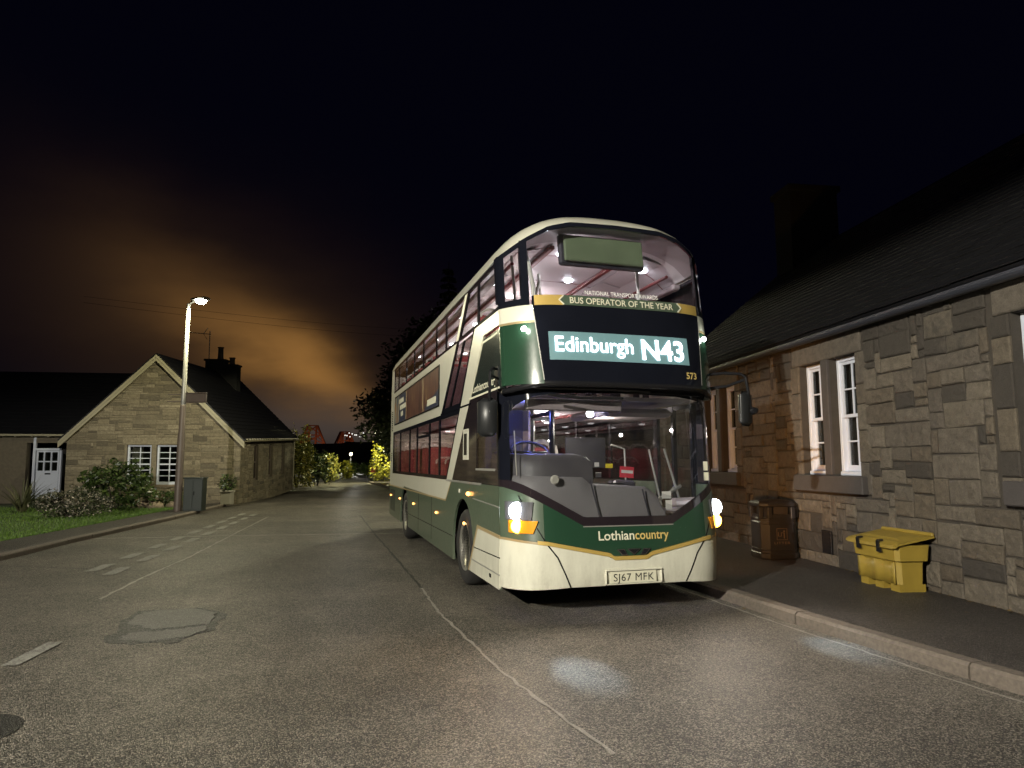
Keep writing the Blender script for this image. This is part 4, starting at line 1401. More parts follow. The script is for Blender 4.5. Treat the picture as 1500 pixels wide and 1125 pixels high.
mb.tube([(0.55, 0.62, 1.10), (0.85, 0.70, 1.22), (1.1, 0.85, 1.30)], 0.018, 6)
mb.tube([(1.08, 0.80, 1.05), (0.86, 0.80, 1.75)], 0.014, 6)
mb.tube([(1.08, 1.30, 1.05), (0.92, 1.30, 1.75)], 0.014, 6)
mb.tube([(0.50, 1.1, 1.0), (0.48, 1.1, 1.75), (0.30, 1.1, 1.80)], 0.012, 6)
mb.build('door_rail', 'galv', BUS)
# stairs behind the driver, seen through the slanted window
mb = MB()
mb.prism([(-0.62, 1.6, 2.36), (-0.62, 4.4, 2.36), (-0.62, 4.4, 3.30), (-0.62, 1.6, 3.30)], (0.03, 0, 0))
mb.build('stair_screen', 'stairpanel', BUS)
mb = MB()
mb.box((-0.92, 4.15, 2.74), (0.60, 0.03, 0.78), bev=0.01)
mb.build('stair_panel', 'stairpanel', BUS)
mb = MB()
mb.tube([(-1.22, 4.13, 3.19), (-0.62, 4.13, 3.19)], 0.022, 8)
mb.tube([(-0.92, 4.13, 3.12), (-0.92, 4.13, 3.20)], 0.02, 8)
mb.build('stair_handrail', 'pole', BUS)
mb = MB()
mb.tube([(-1.08, 1.95, 3.38), (-1.08, 3.3, 3.38)], 0.02, 8)
mb.tube([(-1.08, 2.4, 3.10), (-1.08, 2.4, 3.38)], 0.02, 8)
for k in range(8):
    mb.box((-0.85, 3.9 - k * 0.24, 0.55 + k * 0.23), (0.55, 0.26, 0.04))
mb.build('stairs', 'pole', BUS)
mb = MB()
mb.box((-0.56, 2.9, 1.3), (0.03, 2.4, 1.9))
mb.build('stair_wall', 'wallpanel', BUS)

# ---- driver's cab
mb = MB()
mb.box((-0.84, 1.95, 1.3), (0.70, 0.05, 1.95), bev=0.01)
mb.box((-1.15, 1.70, 1.3), (0.10, 0.4, 1.9), bev=0.01)
cabback = mb.build('cab_partition', 'cab_dark', BUS)
mb = MB()
mb.box((-0.86, 1.45, 1.30), (0.50, 0.14, 0.85), bev=0.05, rot=Matrix.Rotation(R(-10), 3, 'X'))
mb.box((-0.86, 1.50, 1.80), (0.28, 0.10, 0.22), bev=0.04)
mb.box((-0.86, 1.25, 0.90), (0.50, 0.5, 0.14), bev=0.05)
mb.box((-0.86, 1.25, 0.6), (0.3, 0.3, 0.5), bev=0.03)
mb.build('driver_seat', 'cab_dark', BUS)
mb = MB()
for (x, y) in ((-0.46, 1.15), (-0.46, 1.92), (-0.15, 1.95)):
    mb.box((x, y, 1.35), (0.045, 0.045, 1.95), bev=0.008)
mb.box((-0.46, 1.55, 2.18), (0.04, 0.8, 0.05))
mb.box((-0.30, 1.95, 2.16), (0.32, 0.04, 0.05))
mb.build('cab_post', 'black', BUS)
mb = MB()
mb.box((-0.44, 1.5, 0.95), (0.05, 0.85, 1.0), bev=0.01)
mb.build('cab_door', 'cab_grey', BUS)
# dashboard: padded binnacle over a grey moulding following the screen
P = []
for i in range(13):
    a = -1.18 + i * 0.07
    y = Bf(a, 1.5) + 0.07
    P.append([(a, y + 0.02, 1.36), (a, y + 0.03, 1.50), (a, y + 0.05, 1.58), (a, y + 0.10, 1.665 - 0.06 * max(0, (i - 10) / 2.0) ** 2), (a, y + 0.24, 1.68 - 0.06 * max(0, (i - 10) / 2.0) ** 2), (a, y + 0.34, 1.60), (a, y + 0.36, 1.3)])
mb = MB()
mb.grid(P)
mb.build('dash_binnacle', 'binnacle', BUS, smooth=True)
P = []
for i in range(33):
    a = -1.2 + i * 0.0525
    y = Bf(a, 1.25) + 0.05
    zt = lerp_tab([(-1.2, 1.47), (-0.45, 1.45), (-0.36, 1.36), (0.30, 1.32), (0.46, 1.20), (0.5, 1.03)], a)
    zb = wlow(a) - 0.03
    P.append([(a, y, zb), (a, y + 0.02, zb + (zt - zb) * 0.5), (a, y + 0.06, zt - 0.03), (a, y + 0.10, zt), (a, y + 0.5, zt)])
mb = MB()
mb.grid(P)
dash = mb.build('dashboard', 'dash_grey', BUS, smooth=True)
mb = MB()
mb.box((0.95, 0.50, 1.13), (0.5, 0.1, 0.10), bev=0.03, rot=Matrix.Rotation(R(22), 3, 'Z'))
mb.box((0.66, 0.35, 1.05), (0.5, 0.1, 0.06), bev=0.03, rot=Matrix.Rotation(R(12), 3, 'Z'))
mb.build('door_ledge', 'wallpanel', BUS)
mb = MB()
mb.lathe([(0.0, 0.0), (0.04, 0.0), (0.05, 0.012), (0.05, 0.02)], (-0.80, Bf(0.8, 1.4) - 0.012, 1.405), axis='y', n=20)
mb.lathe([(0.030, -0.006), (0.036, -0.006), (0.036, 0.004), (0.030, 0.004)], (-0.80, Bf(0.8, 1.4) - 0.012, 1.405), axis='y', n=20)
mb.build('washer_cap', 'galv', BUS)
for pts_ in ([(-0.40, 1.40), (-0.33, 1.10), (-0.31, 1.0)], [(0.20, 1.30), (0.26, 1.02)]):
    strip('dash_joint', 'cab_dark', pts_, 0.016, Bf, -0.040, 0.004)
mb = MB()
P = []
for i_ in range(33):
    an_ = 2 * math.pi * i_ / 32
    P.append([(-0.80 + (0.225 + 0.016 * math.cos(q_)) * math.cos(an_), 0.92 + (0.225 + 0.016 * math.cos(q_)) * math.sin(an_) * 0.80 , 1.70 + (0.225 + 0.016 * math.cos(q_)) * math.sin(an_) * 0.55 + 0.016 * math.sin(q_)) for q_ in [2 * math.pi * k_ / 8 for k_ in range(9)]])
mb.grid(P)
mb.tube([(-0.80, 0.92, 1.69), (-0.80, 0.80, 1.5)], 0.035, 8)
mb.tube([(-1.0, 0.92, 1.70), (-0.6, 0.92, 1.70)], 0.018, 6)
mb.build('steering_wheel', 'black', BUS, smooth=True)
# ticket machine and cards
mb = MB()
mb.box((-0.20, 0.95, 1.50), (0.34, 0.26, 0.30), bev=0.05, taper=0.82)
tm = mb.build('ticket_machine', 'black', BUS)
mb = MB()
mb.box((0.02, 0.90, 1.56), (0.055, 0.01, 0.05))
mb.box((0.03, 0.88, 1.44), (0.07, 0.01, 0.06))
mb.build('ticket_buttons', 'white_card', tm)
mb = MB()
mb.box((0.16, 0.86, 1.545), (0.09, 0.01, 0.05))
mb.build('yellow_notice', 'yellow_card', BUS)
mb = MB()
mb.box((0.38, 0.84, 1.47), (0.18, 0.012, 0.13), rot=Matrix.Rotation(R(4), 3, 'Y'))
rc = mb.build('red_notice', 'red_card', BUS)
mb = MB()
mb.box((0.38, 0.830, 1.475), (0.15, 0.006, 0.035), rot=Matrix.Rotation(R(4), 3, 'Y'))
mb.build('notice_stripe', 'white_card', rc)
mb = MB()
mb.box((0.36, 0.95, 1.33), (0.30, 0.20, 0.09), bev=0.03)
mb.build('fare_tray', 'cab_dark', BUS)
mb = MB()
mb.box((0.47, Bf(0.47, 1.2) + 0.012, 1.235), (0.11, 0.004, 0.075))
mb.box((0.49, Bf(0.49, 1.1) + 0.012, 1.13), (0.075, 0.004, 0.10))
mb.build('screen_notice', 'white_card', BUS)
mb = MB()
mb.box((1.02, Bf(1.02, 1.5) - 0.004, 1.545), (0.055, 0.004, 0.10), bev=0.001)
mb.box((1.02, Bf(1.02, 1.4) - 0.004, 1.43), (0.06, 0.004, 0.09), bev=0.001)
mb.build('screen_sticker', 'cream_text', BUS)
mb = MB()
mb.box((-0.45, 0.42, 2.215), (1.15, 0.06, 0.13), bev=0.02, rot=Matrix.Rotation(R(20), 3, 'X'))
mb.build('sun_blind', 'wallpanel', BUS)
mb = MB()
mb.box((0.55, 1.4, 2.18), (0.9, 1.2, 0.10), bev=0.04)
mb.build('platform_ceiling', 'wallpanel', BUS)
mb = MB()
mb.box((0.42, 2.2, 1.72), (0.60, 0.03, 0.42), bev=0.01)
mb.box((0.42, 2.2, 0.85), (0.60, 0.03, 0.9), bev=0.01)
mb.build('luggage_screen', 'cab_grey', BUS)


# ================================================================== STONE BUILDING ON THE RIGHT
def rubble(mb, u0, u1, v0, v1, cu, cv, blocked, fn, seed, wr, hr, inset=0.012, proud=0.022, inside=None, jit=0.008, dressed=(), rough=0.0):
    """random squared rubble in the (u, v) rectangle; fn(u, v, d) places a point, d = distance proud"""
    r2 = random.Random(seed)
    nu, nv = int(round((u1 - u0) / cu)), int(round((v1 - v0) / cv))
    occ = [[False] * nv for _ in range(nu)]
    for i in range(nu):
        for j in range(nv):
            uc, vc = u0 + (i + 0.5) * cu, v0 + (j + 0.5) * cv
            if any(a <= uc <= b and c <= vc <= d for a, b, c, d in blocked) or (inside and not inside(uc, vc)):
                occ[i][j] = True

    def block(a, b, c, d, tint, pr, ins=inset, jt=jit):
        o = [(a + ins, c + ins), (b - ins, c + ins), (b - ins, d - ins), (a + ins, d - ins)]
        o = [(p[0] + r2.uniform(-jt, jt), p[1] + r2.uniform(-jt, jt)) for p in o]
        ch = min(0.016, (b - a) * 0.15, (d - c) * 0.15)
        mu, mv = (a + b) / 2, (c + d) / 2
        inn = [(p[0] + math.copysign(ch, mu - p[0]), p[1] + math.copysign(ch, mv - p[1])) for p in o]
        i0 = mb.add([fn(p[0], p[1], -0.03) for p in o])
        i1 = mb.add([fn(p[0], p[1], pr * 0.35) for p in o])
        i2 = mb.add([fn(p[0], p[1], pr + r2.uniform(-0.004, 0.004)) for p in inn])
        if rough and ins > 0.005:
            nx, nz = max(3, int((b - a) / 0.09)), max(3, int((d - c) / 0.08))
            q0, q1, q2_, q3 = inn
            g0 = len(mb.v)
            for e in range(nx + 1):
                for h_ in range(nz + 1):
                    fu, fv = e / nx, h_ / nz
                    pu = (q0[0] * (1 - fu) + q1[0] * fu) * (1 - fv) + (q3[0] * (1 - fu) + q2_[0] * fu) * fv
                    pv = (q0[1] * (1 - fu) + q1[1] * fu) * (1 - fv) + (q3[1] * (1 - fu) + q2_[1] * fu) * fv
                    edge = e in (0, nx) or h_ in (0, nz)
                    dz_ = r2.uniform(-0.6, 0.25) * rough if edge else r2.uniform(-0.5, 1.0) * rough
                    mb.v.append(tuple(fn(pu + r2.uniform(-1, 1) * rough * (0.7 if edge else 0.5), pv + r2.uniform(-1, 1) * rough * (0.7 if edge else 0.5), pr + dz_)))
            for e in range(nx):
                for h_ in range(nz):
                    k0 = g0 + e * (nz + 1) + h_
                    mb.face((k0, k0 + nz + 1, k0 + nz + 2, k0 + 1), tint)
            bot = [g0 + e * (nz + 1) for e in range(nx + 1)]
            rig = [g0 + nx * (nz + 1) + h_ for h_ in range(nz + 1)]
            top_ = [g0 + e * (nz + 1) + nz for e in range(nx, -1, -1)]
            lef = [g0 + h_ for h_ in range(nz, -1, -1)]
            for k, ln_ in enumerate((bot, rig, top_, lef)):
                k2 = (k + 1) % 4
                mb.face(tuple([i1 + k, i1 + k2] + ln_[::-1]), tint)
                mb.face((i0 + k, i0 + k2, i1 + k2, i1 + k), tint)
            return
        mb.face((i2, i2 + 1, i2 + 2, i2 + 3), tint)
        for k in range(4):
            k2 = (k + 1) % 4
            mb.face((i1 + k, i1 + k2, i2 + k2, i2 + k), tint)
            mb.face((i0 + k, i0 + k2, i1 + k2, i1 + k), tint)

    for (a, b, c, d, t) in dressed:
        block(a, b, c, d, t, proud * 0.9, 0.004, 0.001)
    for j in range(nv):
        for i in range(nu):
            if occ[i][j]:
                continue
            w, h = r2.randint(*wr), r2.randint(*hr)
            if r2.random() < 0.16:
                w, h = r2.randint(1, 2), 1
            k = 1
            while k < w and i + k < nu and not occ[i + k][j]:
                k += 1
            w = k
            k = 1
            while k < h and j + k < nv and all(not occ[i + q][j + k] for q in range(w)):
                k += 1
            h = k
            for a in range(w):
                for b in range(h):
                    occ[i + a][j + b] = True
            top = (v0 + (j + h) * cv)
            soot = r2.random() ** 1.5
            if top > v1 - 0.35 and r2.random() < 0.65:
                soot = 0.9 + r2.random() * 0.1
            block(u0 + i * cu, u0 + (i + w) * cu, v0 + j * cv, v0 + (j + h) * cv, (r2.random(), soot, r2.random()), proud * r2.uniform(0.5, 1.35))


HALL = empty('stone_building', (5.056, 6.957, 0), R(7.2))
tag(HALL, 'long low sandstone building with white sash windows behind the yellow grit bin', 'building')
EAVE = 3.50
HY0, HY1 = -3.4, 10.6
openings = [(2.42, 3.05), (3.22, 3.85), (6.15, 6.78), (6.95, 7.58), (-1.20, -0.12)]
OZ = (1.40, 3.10)
blocked = [(2.18, 4.09, 1.15, 3.44), (5.91, 7.82, 1.15, 3.44), (-1.45, 0.13, 1.15, 3.44), (3.15, 3.40, 0.25, 0.60)]
dr = []
r3 = random.Random(11)
for (a, b) in ((2.42, 3.85), (6.15, 7.58), (-1.20, -0.12)):
    dr.append((a - 0.14, b + 0.20, 3.10, 3.44, (0.55, 0.22, 0)))
    for side_, e in ((-1, a), (1, b)):
        z = 1.15
        k = r3.randint(0, 1)
        while z < 3.09:
            h = min(r3.uniform(0.26, 0.46), 3.10 - z)
            if 3.10 - (z + h) < 0.12:
                h = 3.10 - z
            wd = 0.24
            lo, hi = (e - wd, e) if side_ < 0 else (e, e + wd)
            sootv = r3.choice((0.15, 0.25, 0.35, 0.4, 0.95 if e == -0.12 else 0.3))
            if z >= 1.39 or side_ * 1 < 0 or True:
                dr.append((lo, hi, z, z + h, (r3.uniform(0.1, 0.9), sootv, 0)))
            z += h
            k += 1
mb = MB()
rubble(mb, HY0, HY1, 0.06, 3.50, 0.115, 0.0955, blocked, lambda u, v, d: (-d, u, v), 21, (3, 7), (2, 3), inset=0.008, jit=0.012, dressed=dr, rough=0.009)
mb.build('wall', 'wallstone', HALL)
# wall core with real window openings
mb = MB()
cuts = sorted(openings)
y = HY0
for (a, b) in cuts:
    mb.box((0.16, (y + a) / 2, 1.75), (0.30, a - y, 3.5))
    mb.box((0.16, (a + b) / 2, OZ[0] / 2), (0.30, b - a, OZ[0]))
    mb.box((0.16, (a + b) / 2, (OZ[1] + 3.5) / 2), (0.30, b - a, 3.5 - OZ[1]))
    y = b
mb.box((0.16, (y + HY1) / 2, 1.75), (0.30, HY1 - y, 3.5))
mb.box((4.2, HY1 - 0.15, 1.75), (7.8, 0.3, 3.5))
mb.box((4.2, HY0 + 0.15, 1.75), (7.8, 0.3, 3.5))
mb.box((8.2, (HY0 + HY1) / 2, 1.75), (0.3, HY1 - HY0, 3.5))
for yy in (HY0, HY1 - 0.3):
    mb.prism([(0.02, yy, 3.5), (8.34, yy, 3.5), (4.18, yy, 6.95)], (0, 0.3, 0))
mb.build('wall_core', 'mortar', HALL)
mb = MB()
mb.box((2.5, 3.6, 1.8), (0.05, 13.5, 3.3))
mb.build('room_back', 'dark_room', HALL)


def sash(parent, a, b, notice=False, glow=False):
    """white box sash window, two panes by two in each sash"""
    z0, z1 = OZ
    wn_ = empty('window', (0.15, (a + b) / 2, z0))
    wn_.parent = parent
    hw = (b - a) / 2
    H = z1 - z0
    mb = MB()
    for s in (-1, 1):
        mb.box((0.03, s * (hw - 0.03), H / 2), (0.12, 0.06, H), bev=0.006)
    mb.box((0.03, 0, H - 0.03), (0.118, 2 * hw - 0.122, 0.06), bev=0.006)
    mb.box((0.0, 0, 0.03), (0.18, 2 * hw - 0.122, 0.06), bev=0.008)
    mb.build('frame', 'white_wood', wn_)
    for (nm, x, za, zb, bot) in (('upper_sash', 0.012, H / 2 - 0.02, H - 0.062, 0.045), ('lower_sash', 0.052, 0.062, H / 2 + 0.02, 0.085)):
        mb = MB()
        g = hw - 0.062
        for s in (-1, 1):
            mb.box((x, s * (g - 0.022), (za + zb) / 2), (0.036, 0.044, zb - za))
        mb.box((x, 0, zb - 0.02), (0.035, 2 * g - 0.09, 0.04))
        mb.box((x, 0, za + bot / 2), (0.035, 2 * g - 0.09, bot))
        mb.box((x, 0, (za + zb) / 2), (0.028, 0.022, zb - za - 0.06))
        mb.box((x, 0, (za + bot + zb - 0.04) / 2), (0.030, 2 * g - 0.09, 0.022))
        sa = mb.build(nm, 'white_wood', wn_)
        mb = MB()
        mb.box((x + 0.004, 0, (za + zb) / 2), (0.004, 2 * g - 0.06, zb - za - 0.05))
        mb.build('pane', 'house_glass', sa)
    P = []
    for k in range(61):
        yk = -hw + 0.03 + (2 * hw - 0.06) * k / 60
        P.append([(0.16 + 0.02 * math.sin(k * 1.15) + 0.008 * math.sin(k * 2.9), yk, zz) for zz in (0.02, H)])
    mb = MB()
    mb.grid(P)
    mb.build('curtain', 'curtain', wn_, smooth=True)
    if notice:
        mb = MB()
        mb.box((0.085, -0.03, 0.64), (0.004, 0.16, 0.34))
        nt = mb.build('paper_notice', 'cabinet', wn_)
        mb = MB()
        for k in range(7):
            mb.box((0.082, -0.03 + 0.062 * (1 if k % 2 else -0.8) * 0.3, 0.50 + k * 0.045), (0.003, 0.10, 0.018))
        mb.build('notice_lines', 'white_card', nt)
    if glow:
        mb = MB()
        mb.box((0.10, -0.02, 0.225), (0.02, 0.13, 0.022))
        mb.build('green_display', 'green_glow', wn_)
    return wn_


for k, (a, b) in enumerate(openings):
    sash(HALL, a, b, k == 1, k == 1)
for (a, b) in ((2.42, 3.85), (6.15, 7.58), (-1.20, -0.12)):
    mb = MB()
    mb.box((0.03, (a + b) / 2 + 0.0, 1.275), (0.27, b - a + 0.3, 0.245), bev=0.012)
    mb.build('sill', 'dark_sill', HALL)
for y in (3.135, 6.865):
    mb = MB()
    mb.box((0.06, y, 2.25), (0.19, 0.168, 1.70), bev=0.01)
    mb.build('mullion', 'dark_sill', HALL)
# roof of overlapping slates
pitch = R(39.5)
mb = MB()
r4 = random.Random(5)
sl = Vector((math.cos(pitch), 0, math.sin(pitch)))
nl = Vector((-math.sin(pitch), 0, math.cos(pitch)))
org = Vector((-0.20, 0, EAVE + 0.02))
L_ = 4.36 / math.cos(pitch)
mb.prism([org + Vector((0, HY0 - 0.15, 0)) - nl * 0.05, org + sl * L_ + Vector((0, HY0 - 0.15, 0)) - nl * 0.05, org + sl * L_ + Vector((0, HY0 - 0.15, 0)), org + Vector((0, HY0 - 0.15, 0))], (0, HY1 - HY0 + 0.30, 0))
row = 0
d = 0.0
while d < L_ - 0.12:
    y = HY0 - 0.15 - (0.14 if row % 2 else 0)
    ex = 0.19
    while y < HY1 + 0.12:
        wd = r4.uniform(0.22, 0.32)
        tip = r4.uniform(0.0, 0.010)
        a = org + sl * (d - 0.02) + Vector((0, max(y, HY0 - 0.15) + 0.004, 0))
        b = org + sl * (d + ex + 0.05) + Vector((0, max(y, HY0 - 0.15) + 0.004, 0))
        t = Vector((0, min(wd, HY1 + 0.15 - y) - 0.008, 0))
        k1 = nl * (0.030 + tip + r4.uniform(0, 0.006))
        mb.prism([a + nl * (0.016 + tip), a + k1, b + nl * 0.012, b + nl * 0.002], t)
        y += wd
    d += ex
    row += 1
mb.prism([(4.16, HY0 - 0.15, 7.06), (8.55, HY0 - 0.15, 3.50), (8.55, HY0 - 0.15, 3.45), (4.16, HY0 - 0.15, 7.0)], (0, HY1 - HY0 + 0.3, 0))
roof = mb.build('roof', 'slate', HALL)
mb = MB()
mb.tube([(4.16, HY0 - 0.15, 7.09), (4.16, HY1 + 0.15, 7.09)], 0.07, 8)
mb.build('ridge', 'slate', roof)
mb = MB()
P = []
for y in (HY0 - 0.1, 0, 3, 6, HY1 + 0.1):
    P.append([(-0.14 - 0.075 * math.cos(R(180 * k / 8)), y, EAVE - 0.035 - 0.075 * math.sin(R(180 * k / 8))) for k in range(9)])
mb.grid(P, (0, 0, 0.004))
for y in (-1.6, 0.9, 3.4, 5.9, 8.4):
    mb.box((-0.08, y, EAVE - 0.03), (0.15, 0.03, 0.13))
mb.build('gutter', 'gutter', HALL, smooth=False)
mb = MB()
mb.box((4.0, HY1 - 0.55, 7.55), (1.3, 0.8, 2.1))
mb.box((4.0, HY1 - 0.55, 8.66), (1.45, 0.95, 0.16), bev=0.02)
ch = mb.build('chimney', 'render', roof)
mb = MB()
mb.box((-0.028, 3.275, 0.43), (0.02, 0.24, 0.33), bev=0.005)
for k in range(5):
    mb.box((-0.041, 3.275, 0.32 + k * 0.055), (0.01, 0.18, 0.016))
mb.build('vent_grille', 'black', HALL)


# ================================================================== LITTER BIN, GRIT BIN
def litter_bin():
    o = empty('litter_bin', (4.14, 11.0, 0.10), R(7.2))
    tag(o, 'dark plastic litter bin with square openings standing against the stone wall', 'litter bin')
    hw, hd = 0.30, 0.26

    def ring(k, z, cut=0.10):
        a, b = hw * k, hd * k
        return [(-a + cut, -b, z), (a - cut, -b, z), (a, -b + cut, z), (a, b - cut, z), (a - cut, b, z), (-a + cut, b, z), (-a, b - cut, z), (-a, -b + cut, z)]
    mb = MB()
    zs = [(1.0, 0.0), (1.03, 0.02), (1.03, 0.085), (0.985, 0.10), (0.985, 0.13), (1.0, 0.14), (1.0, 0.15), (0.985, 0.16), (0.975, 0.53), (1.0, 0.54), (1.0, 0.56), (0.98, 0.57), (0.98, 0.59), (1.0, 0.60), (1.0, 0.62), (0.975, 0.63)]
    R_ = [ring(k, z) for k, z in zs]
    for a, b in zip(R_, R_[1:]):
        for q in range(8):
            q2 = (q + 1) % 8
            mb.poly([a[q], a[q2], b[q2], b[q]])
    mb.poly(R_[-1])
    mb.build('body', 'litter', o)
    mb = MB()
    for (x, y) in ((-hw + 0.10, -hd), (hw - 0.10, -hd), (hw, -hd + 0.10), (hw, hd - 0.10), (hw - 0.1, hd), (-hw + 0.1, hd), (-hw, hd - 0.1), (-hw, -hd + 0.1)):
        mb.box((x * 0.95, y * 0.95, 0.71), (0.07, 0.07, 0.18), bev=0.01)
    for s in (-1, 1):
        mb.box((0, s * (hd - 0.02), 0.655), (0.40, 0.03, 0.06))
        mb.box((s * (hw - 0.02), 0, 0.655), (0.03, 0.32, 0.06))
    mb.build('opening_frame', 'litter', o)
    mb = MB()
    mb.box((0, 0, 0.71), (0.36, 0.28, 0.17))
    mb.build('liner', 'cab_dark', o)
    mb = MB()
    for (k, z), (k2, z2) in zip([(0.99, 0.80), (1.05, 0.81), (1.05, 0.85), (0.95, 0.885)], [(1.05, 0.81), (1.05, 0.85), (0.95, 0.885), (0.6, 0.905)]):
        a, b = ring(k, z), ring(k2, z2)
        for q in range(8):
            q2 = (q + 1) % 8
            mb.poly([a[q], a[q2], b[q2], b[q]])
    mb.poly(ring(0.6, 0.905))
    mb.poly(ring(0.99, 0.80)[::-1])
    mb.build('hood', 'litter', o)
    f = lambda x, z: (x, -hd * 0.985 - 0.004, z)
    put_text('bin_lettering', 'LITTER', 'litter_mark', f, -0.13, 0.13, 0.235, 0.036, o, bold=0.01, spacing=1.15)
    mb = MB()
    for (x, z, sx, sz) in ((0, 0.30, 0.17, 0.006), (0, 0.47, 0.17, 0.006), (-0.083, 0.385, 0.006, 0.17), (0.083, 0.385, 0.006, 0.17), (-0.035, 0.355, 0.05, 0.006), (-0.058, 0.385, 0.006, 0.06), (-0.012, 0.385, 0.006, 0.06), (0.035, 0.36, 0.014, 0.08), (0.02, 0.405, 0.04, 0.008)):
        mb.box((x, -hd * 0.985 - 0.002, z), (sx, 0.006, sz))
    mb.lathe([(0.0, -0.003), (0.014, -0.003), (0.014, 0.003)], (0.036, -hd * 0.985 - 0.002, 0.428), axis='y', n=10)
    mb.build('bin_symbol', 'litter_mark', o)
    return o


litter_bin()


def grit_bin():
    o = empty('grit_bin', (4.57, 8.42, 0.10), R(7.2))
    o.scale = (0.84, 0.86, 1.0)
    tag(o, 'yellow plastic grit bin with sloping lid on the pavement beside the stone wall', 'grit bin')
    # local x towards the wall, y along it
    mb = MB()

    def sect(x0, x1, y0, y1, z, c=0.05):
        return [(x0 + c, y0, z), (x1 - c, y0, z), (x1, y0 + c, z), (x1, y1 - c, z), (x1 - c, y1, z), (x0 + c, y1, z), (x0, y1 - c, z), (x0, y0 + c, z)]
    rings = [sect(-0.19, 0.20, -0.40, 0.42, 0.08), sect(-0.20, 0.21, -0.41, 0.43, 0.30), sect(-0.205, 0.215, -0.415, 0.435, 0.345),
             sect(-0.25, 0.25, -0.46, 0.48, 0.355), sect(-0.265, 0.262, -0.475, 0.495, 0.50), sect(-0.27, 0.268, -0.48, 0.50, 0.535)]
    for a, b in zip(rings, rings[1:]):
        for q in range(8):
            q2 = (q + 1) % 8
            mb.poly([a[q], a[q2], b[q2], b[q]])
    mb.poly(rings[-1])
    mb.poly(rings[0][::-1])
    # feet with fork pockets
    for (y0, y1) in ((-0.40, -0.22), (-0.07, 0.10), (0.25, 0.42)):
        mb.prism([(-0.19, y0 + 0.01, 0.0), (-0.19, y1 - 0.01, 0.0), (-0.19, y1 + 0.012, 0.085), (-0.19, y0 - 0.012, 0.085)] if False else [(-0.19, y0, 0.0), (-0.19, y1, 0.0), (-0.19, y1, 0.085), (-0.19, y0, 0.085)], (0.39, 0, 0))
    # waisted groove down the long front
    mb.build('tub', 'yellow', o)
    mb = MB()
    P = []
    for i in range(15):
        yy = -0.37 + i * (0.78 / 14)
        g = 0.030 * math.cos((yy - 0.02) / 0.39 * math.pi * 2) - 0.010
        P.append([(-0.198 - max(0.004, g + 0.016), yy, z) for z in (0.09, 0.2, 0.335)])
    mb.grid(P, (0.02, 0, 0))
    mb.build('front_moulding', 'yellow', o, smooth=True)
    mb = MB()
    zt = lambda x: 0.548 + (x + 0.31) * 0.16
    P = []
    for i in range(13):
        x = -0.315 + i * 0.59 / 12
        P.append([(x, yy, zt(x) + (0.014 if (2 <= i <= 10 and 2 <= j <= 10) else 0.0) + (0.012 if (4 <= i <= 8 and 4 <= j <= 8) else 0) - (0.02 if i == 0 else 0)) for j, yy in enumerate([-0.53, -0.515, -0.44, -0.42, -0.28, -0.26, 0.0, 0.28, 0.30, 0.44, 0.46, 0.535, 0.55])])
    mb.grid(P, (0, 0, -0.022))
    mb.box((0.275, 0.01, zt(0.275) + 0.012), (0.05, 1.04, 0.045), bev=0.014)
    mb.prism([(-0.315, -0.50, zt(-0.31) - 0.01), (-0.315, 0.52, zt(-0.31) - 0.01), (-0.325, 0.50, zt(-0.31) - 0.05), (-0.325, -0.48, zt(-0.31) - 0.05)], (0.012, 0, 0))
    lid = mb.build('lid', 'yellow', o)
    for yy in (-0.20, 0.24):
        mb = MB()
        mb.prism([(-0.334, yy - 0.02, 0.57), (-0.334, yy + 0.02, 0.57), (-0.300, yy + 0.06, 0.44), (-0.300, yy - 0.03, 0.44)], (-0.02, 0, 0))
        mb.box((-0.30, yy, 0.575), (0.09, 0.035, 0.022), bev=0.006)
        mb.build('clip', 'black', o)
    return o


grit_bin()


# ================================================================== STREET LAMPS
def street_lamp(loc, label, height, head_dir, power, group='street lamps', sign=False, poled=0.115, col=(1.0, 0.93, 0.66)):
    o = empty('street_lamp', loc)
    tag(o, label, 'street lamp', group)
    mb = MB()
    mb.lathe([(poled * 0.70, height * 0.36), (poled * 0.62, height * 0.55), (poled * 0.5, height), (0.0, height + 0.02)], (0, 0, 0), n=20)
    mb.build('pole', 'galv', o, smooth=True)
    mb = MB()
    mb.lathe([(poled, -0.05), (poled, 0.05), (poled - 0.005, height * 0.36), (poled * 0.80, height * 0.375), (poled * 0.74, height * 0.50), (poled * 0.66, height * 0.505)], (0, 0, 0), n=20)
    mb.build('pole_base', 'brown_steel', o, smooth=True)  # lower half browner than the lamp-lit top, that difference put into the colour
    hx, hy = head_dir
    mb = MB()
    mb.tube([(0, 0, height - 0.05), (hx * 0.12, hy * 0.12, height + 0.04), (hx * 0.30, hy * 0.30, height + 0.07)], 0.035, 8)
    mb.build('bracket', 'galv', o)
    ang = math.atan2(hy, hx)
    mb = MB()
    mb.box((hx * 0.52, hy * 0.52, height + 0.10), (0.62, 0.28, 0.09), rz=ang, bev=0.03)
    hd = mb.build('lantern', 'galv', o)
    mb = MB()
    mb.lathe([(0.0, -0.11), (0.08, -0.10), (0.14, -0.06), (0.17, 0.0), (0.17, 0.02)], (hx * 0.55, hy * 0.55, height + 0.05), n=20)
    mb.build('lens', 'street_led', hd, smooth=True)
    lamp('lantern_light', 'SPOT', (hx * 0.55, hy * 0.55, height - 0.12), power, col, o, 0.10, (hx * 0.55, hy * 0.55, 0), 176, 0.07)
    return o


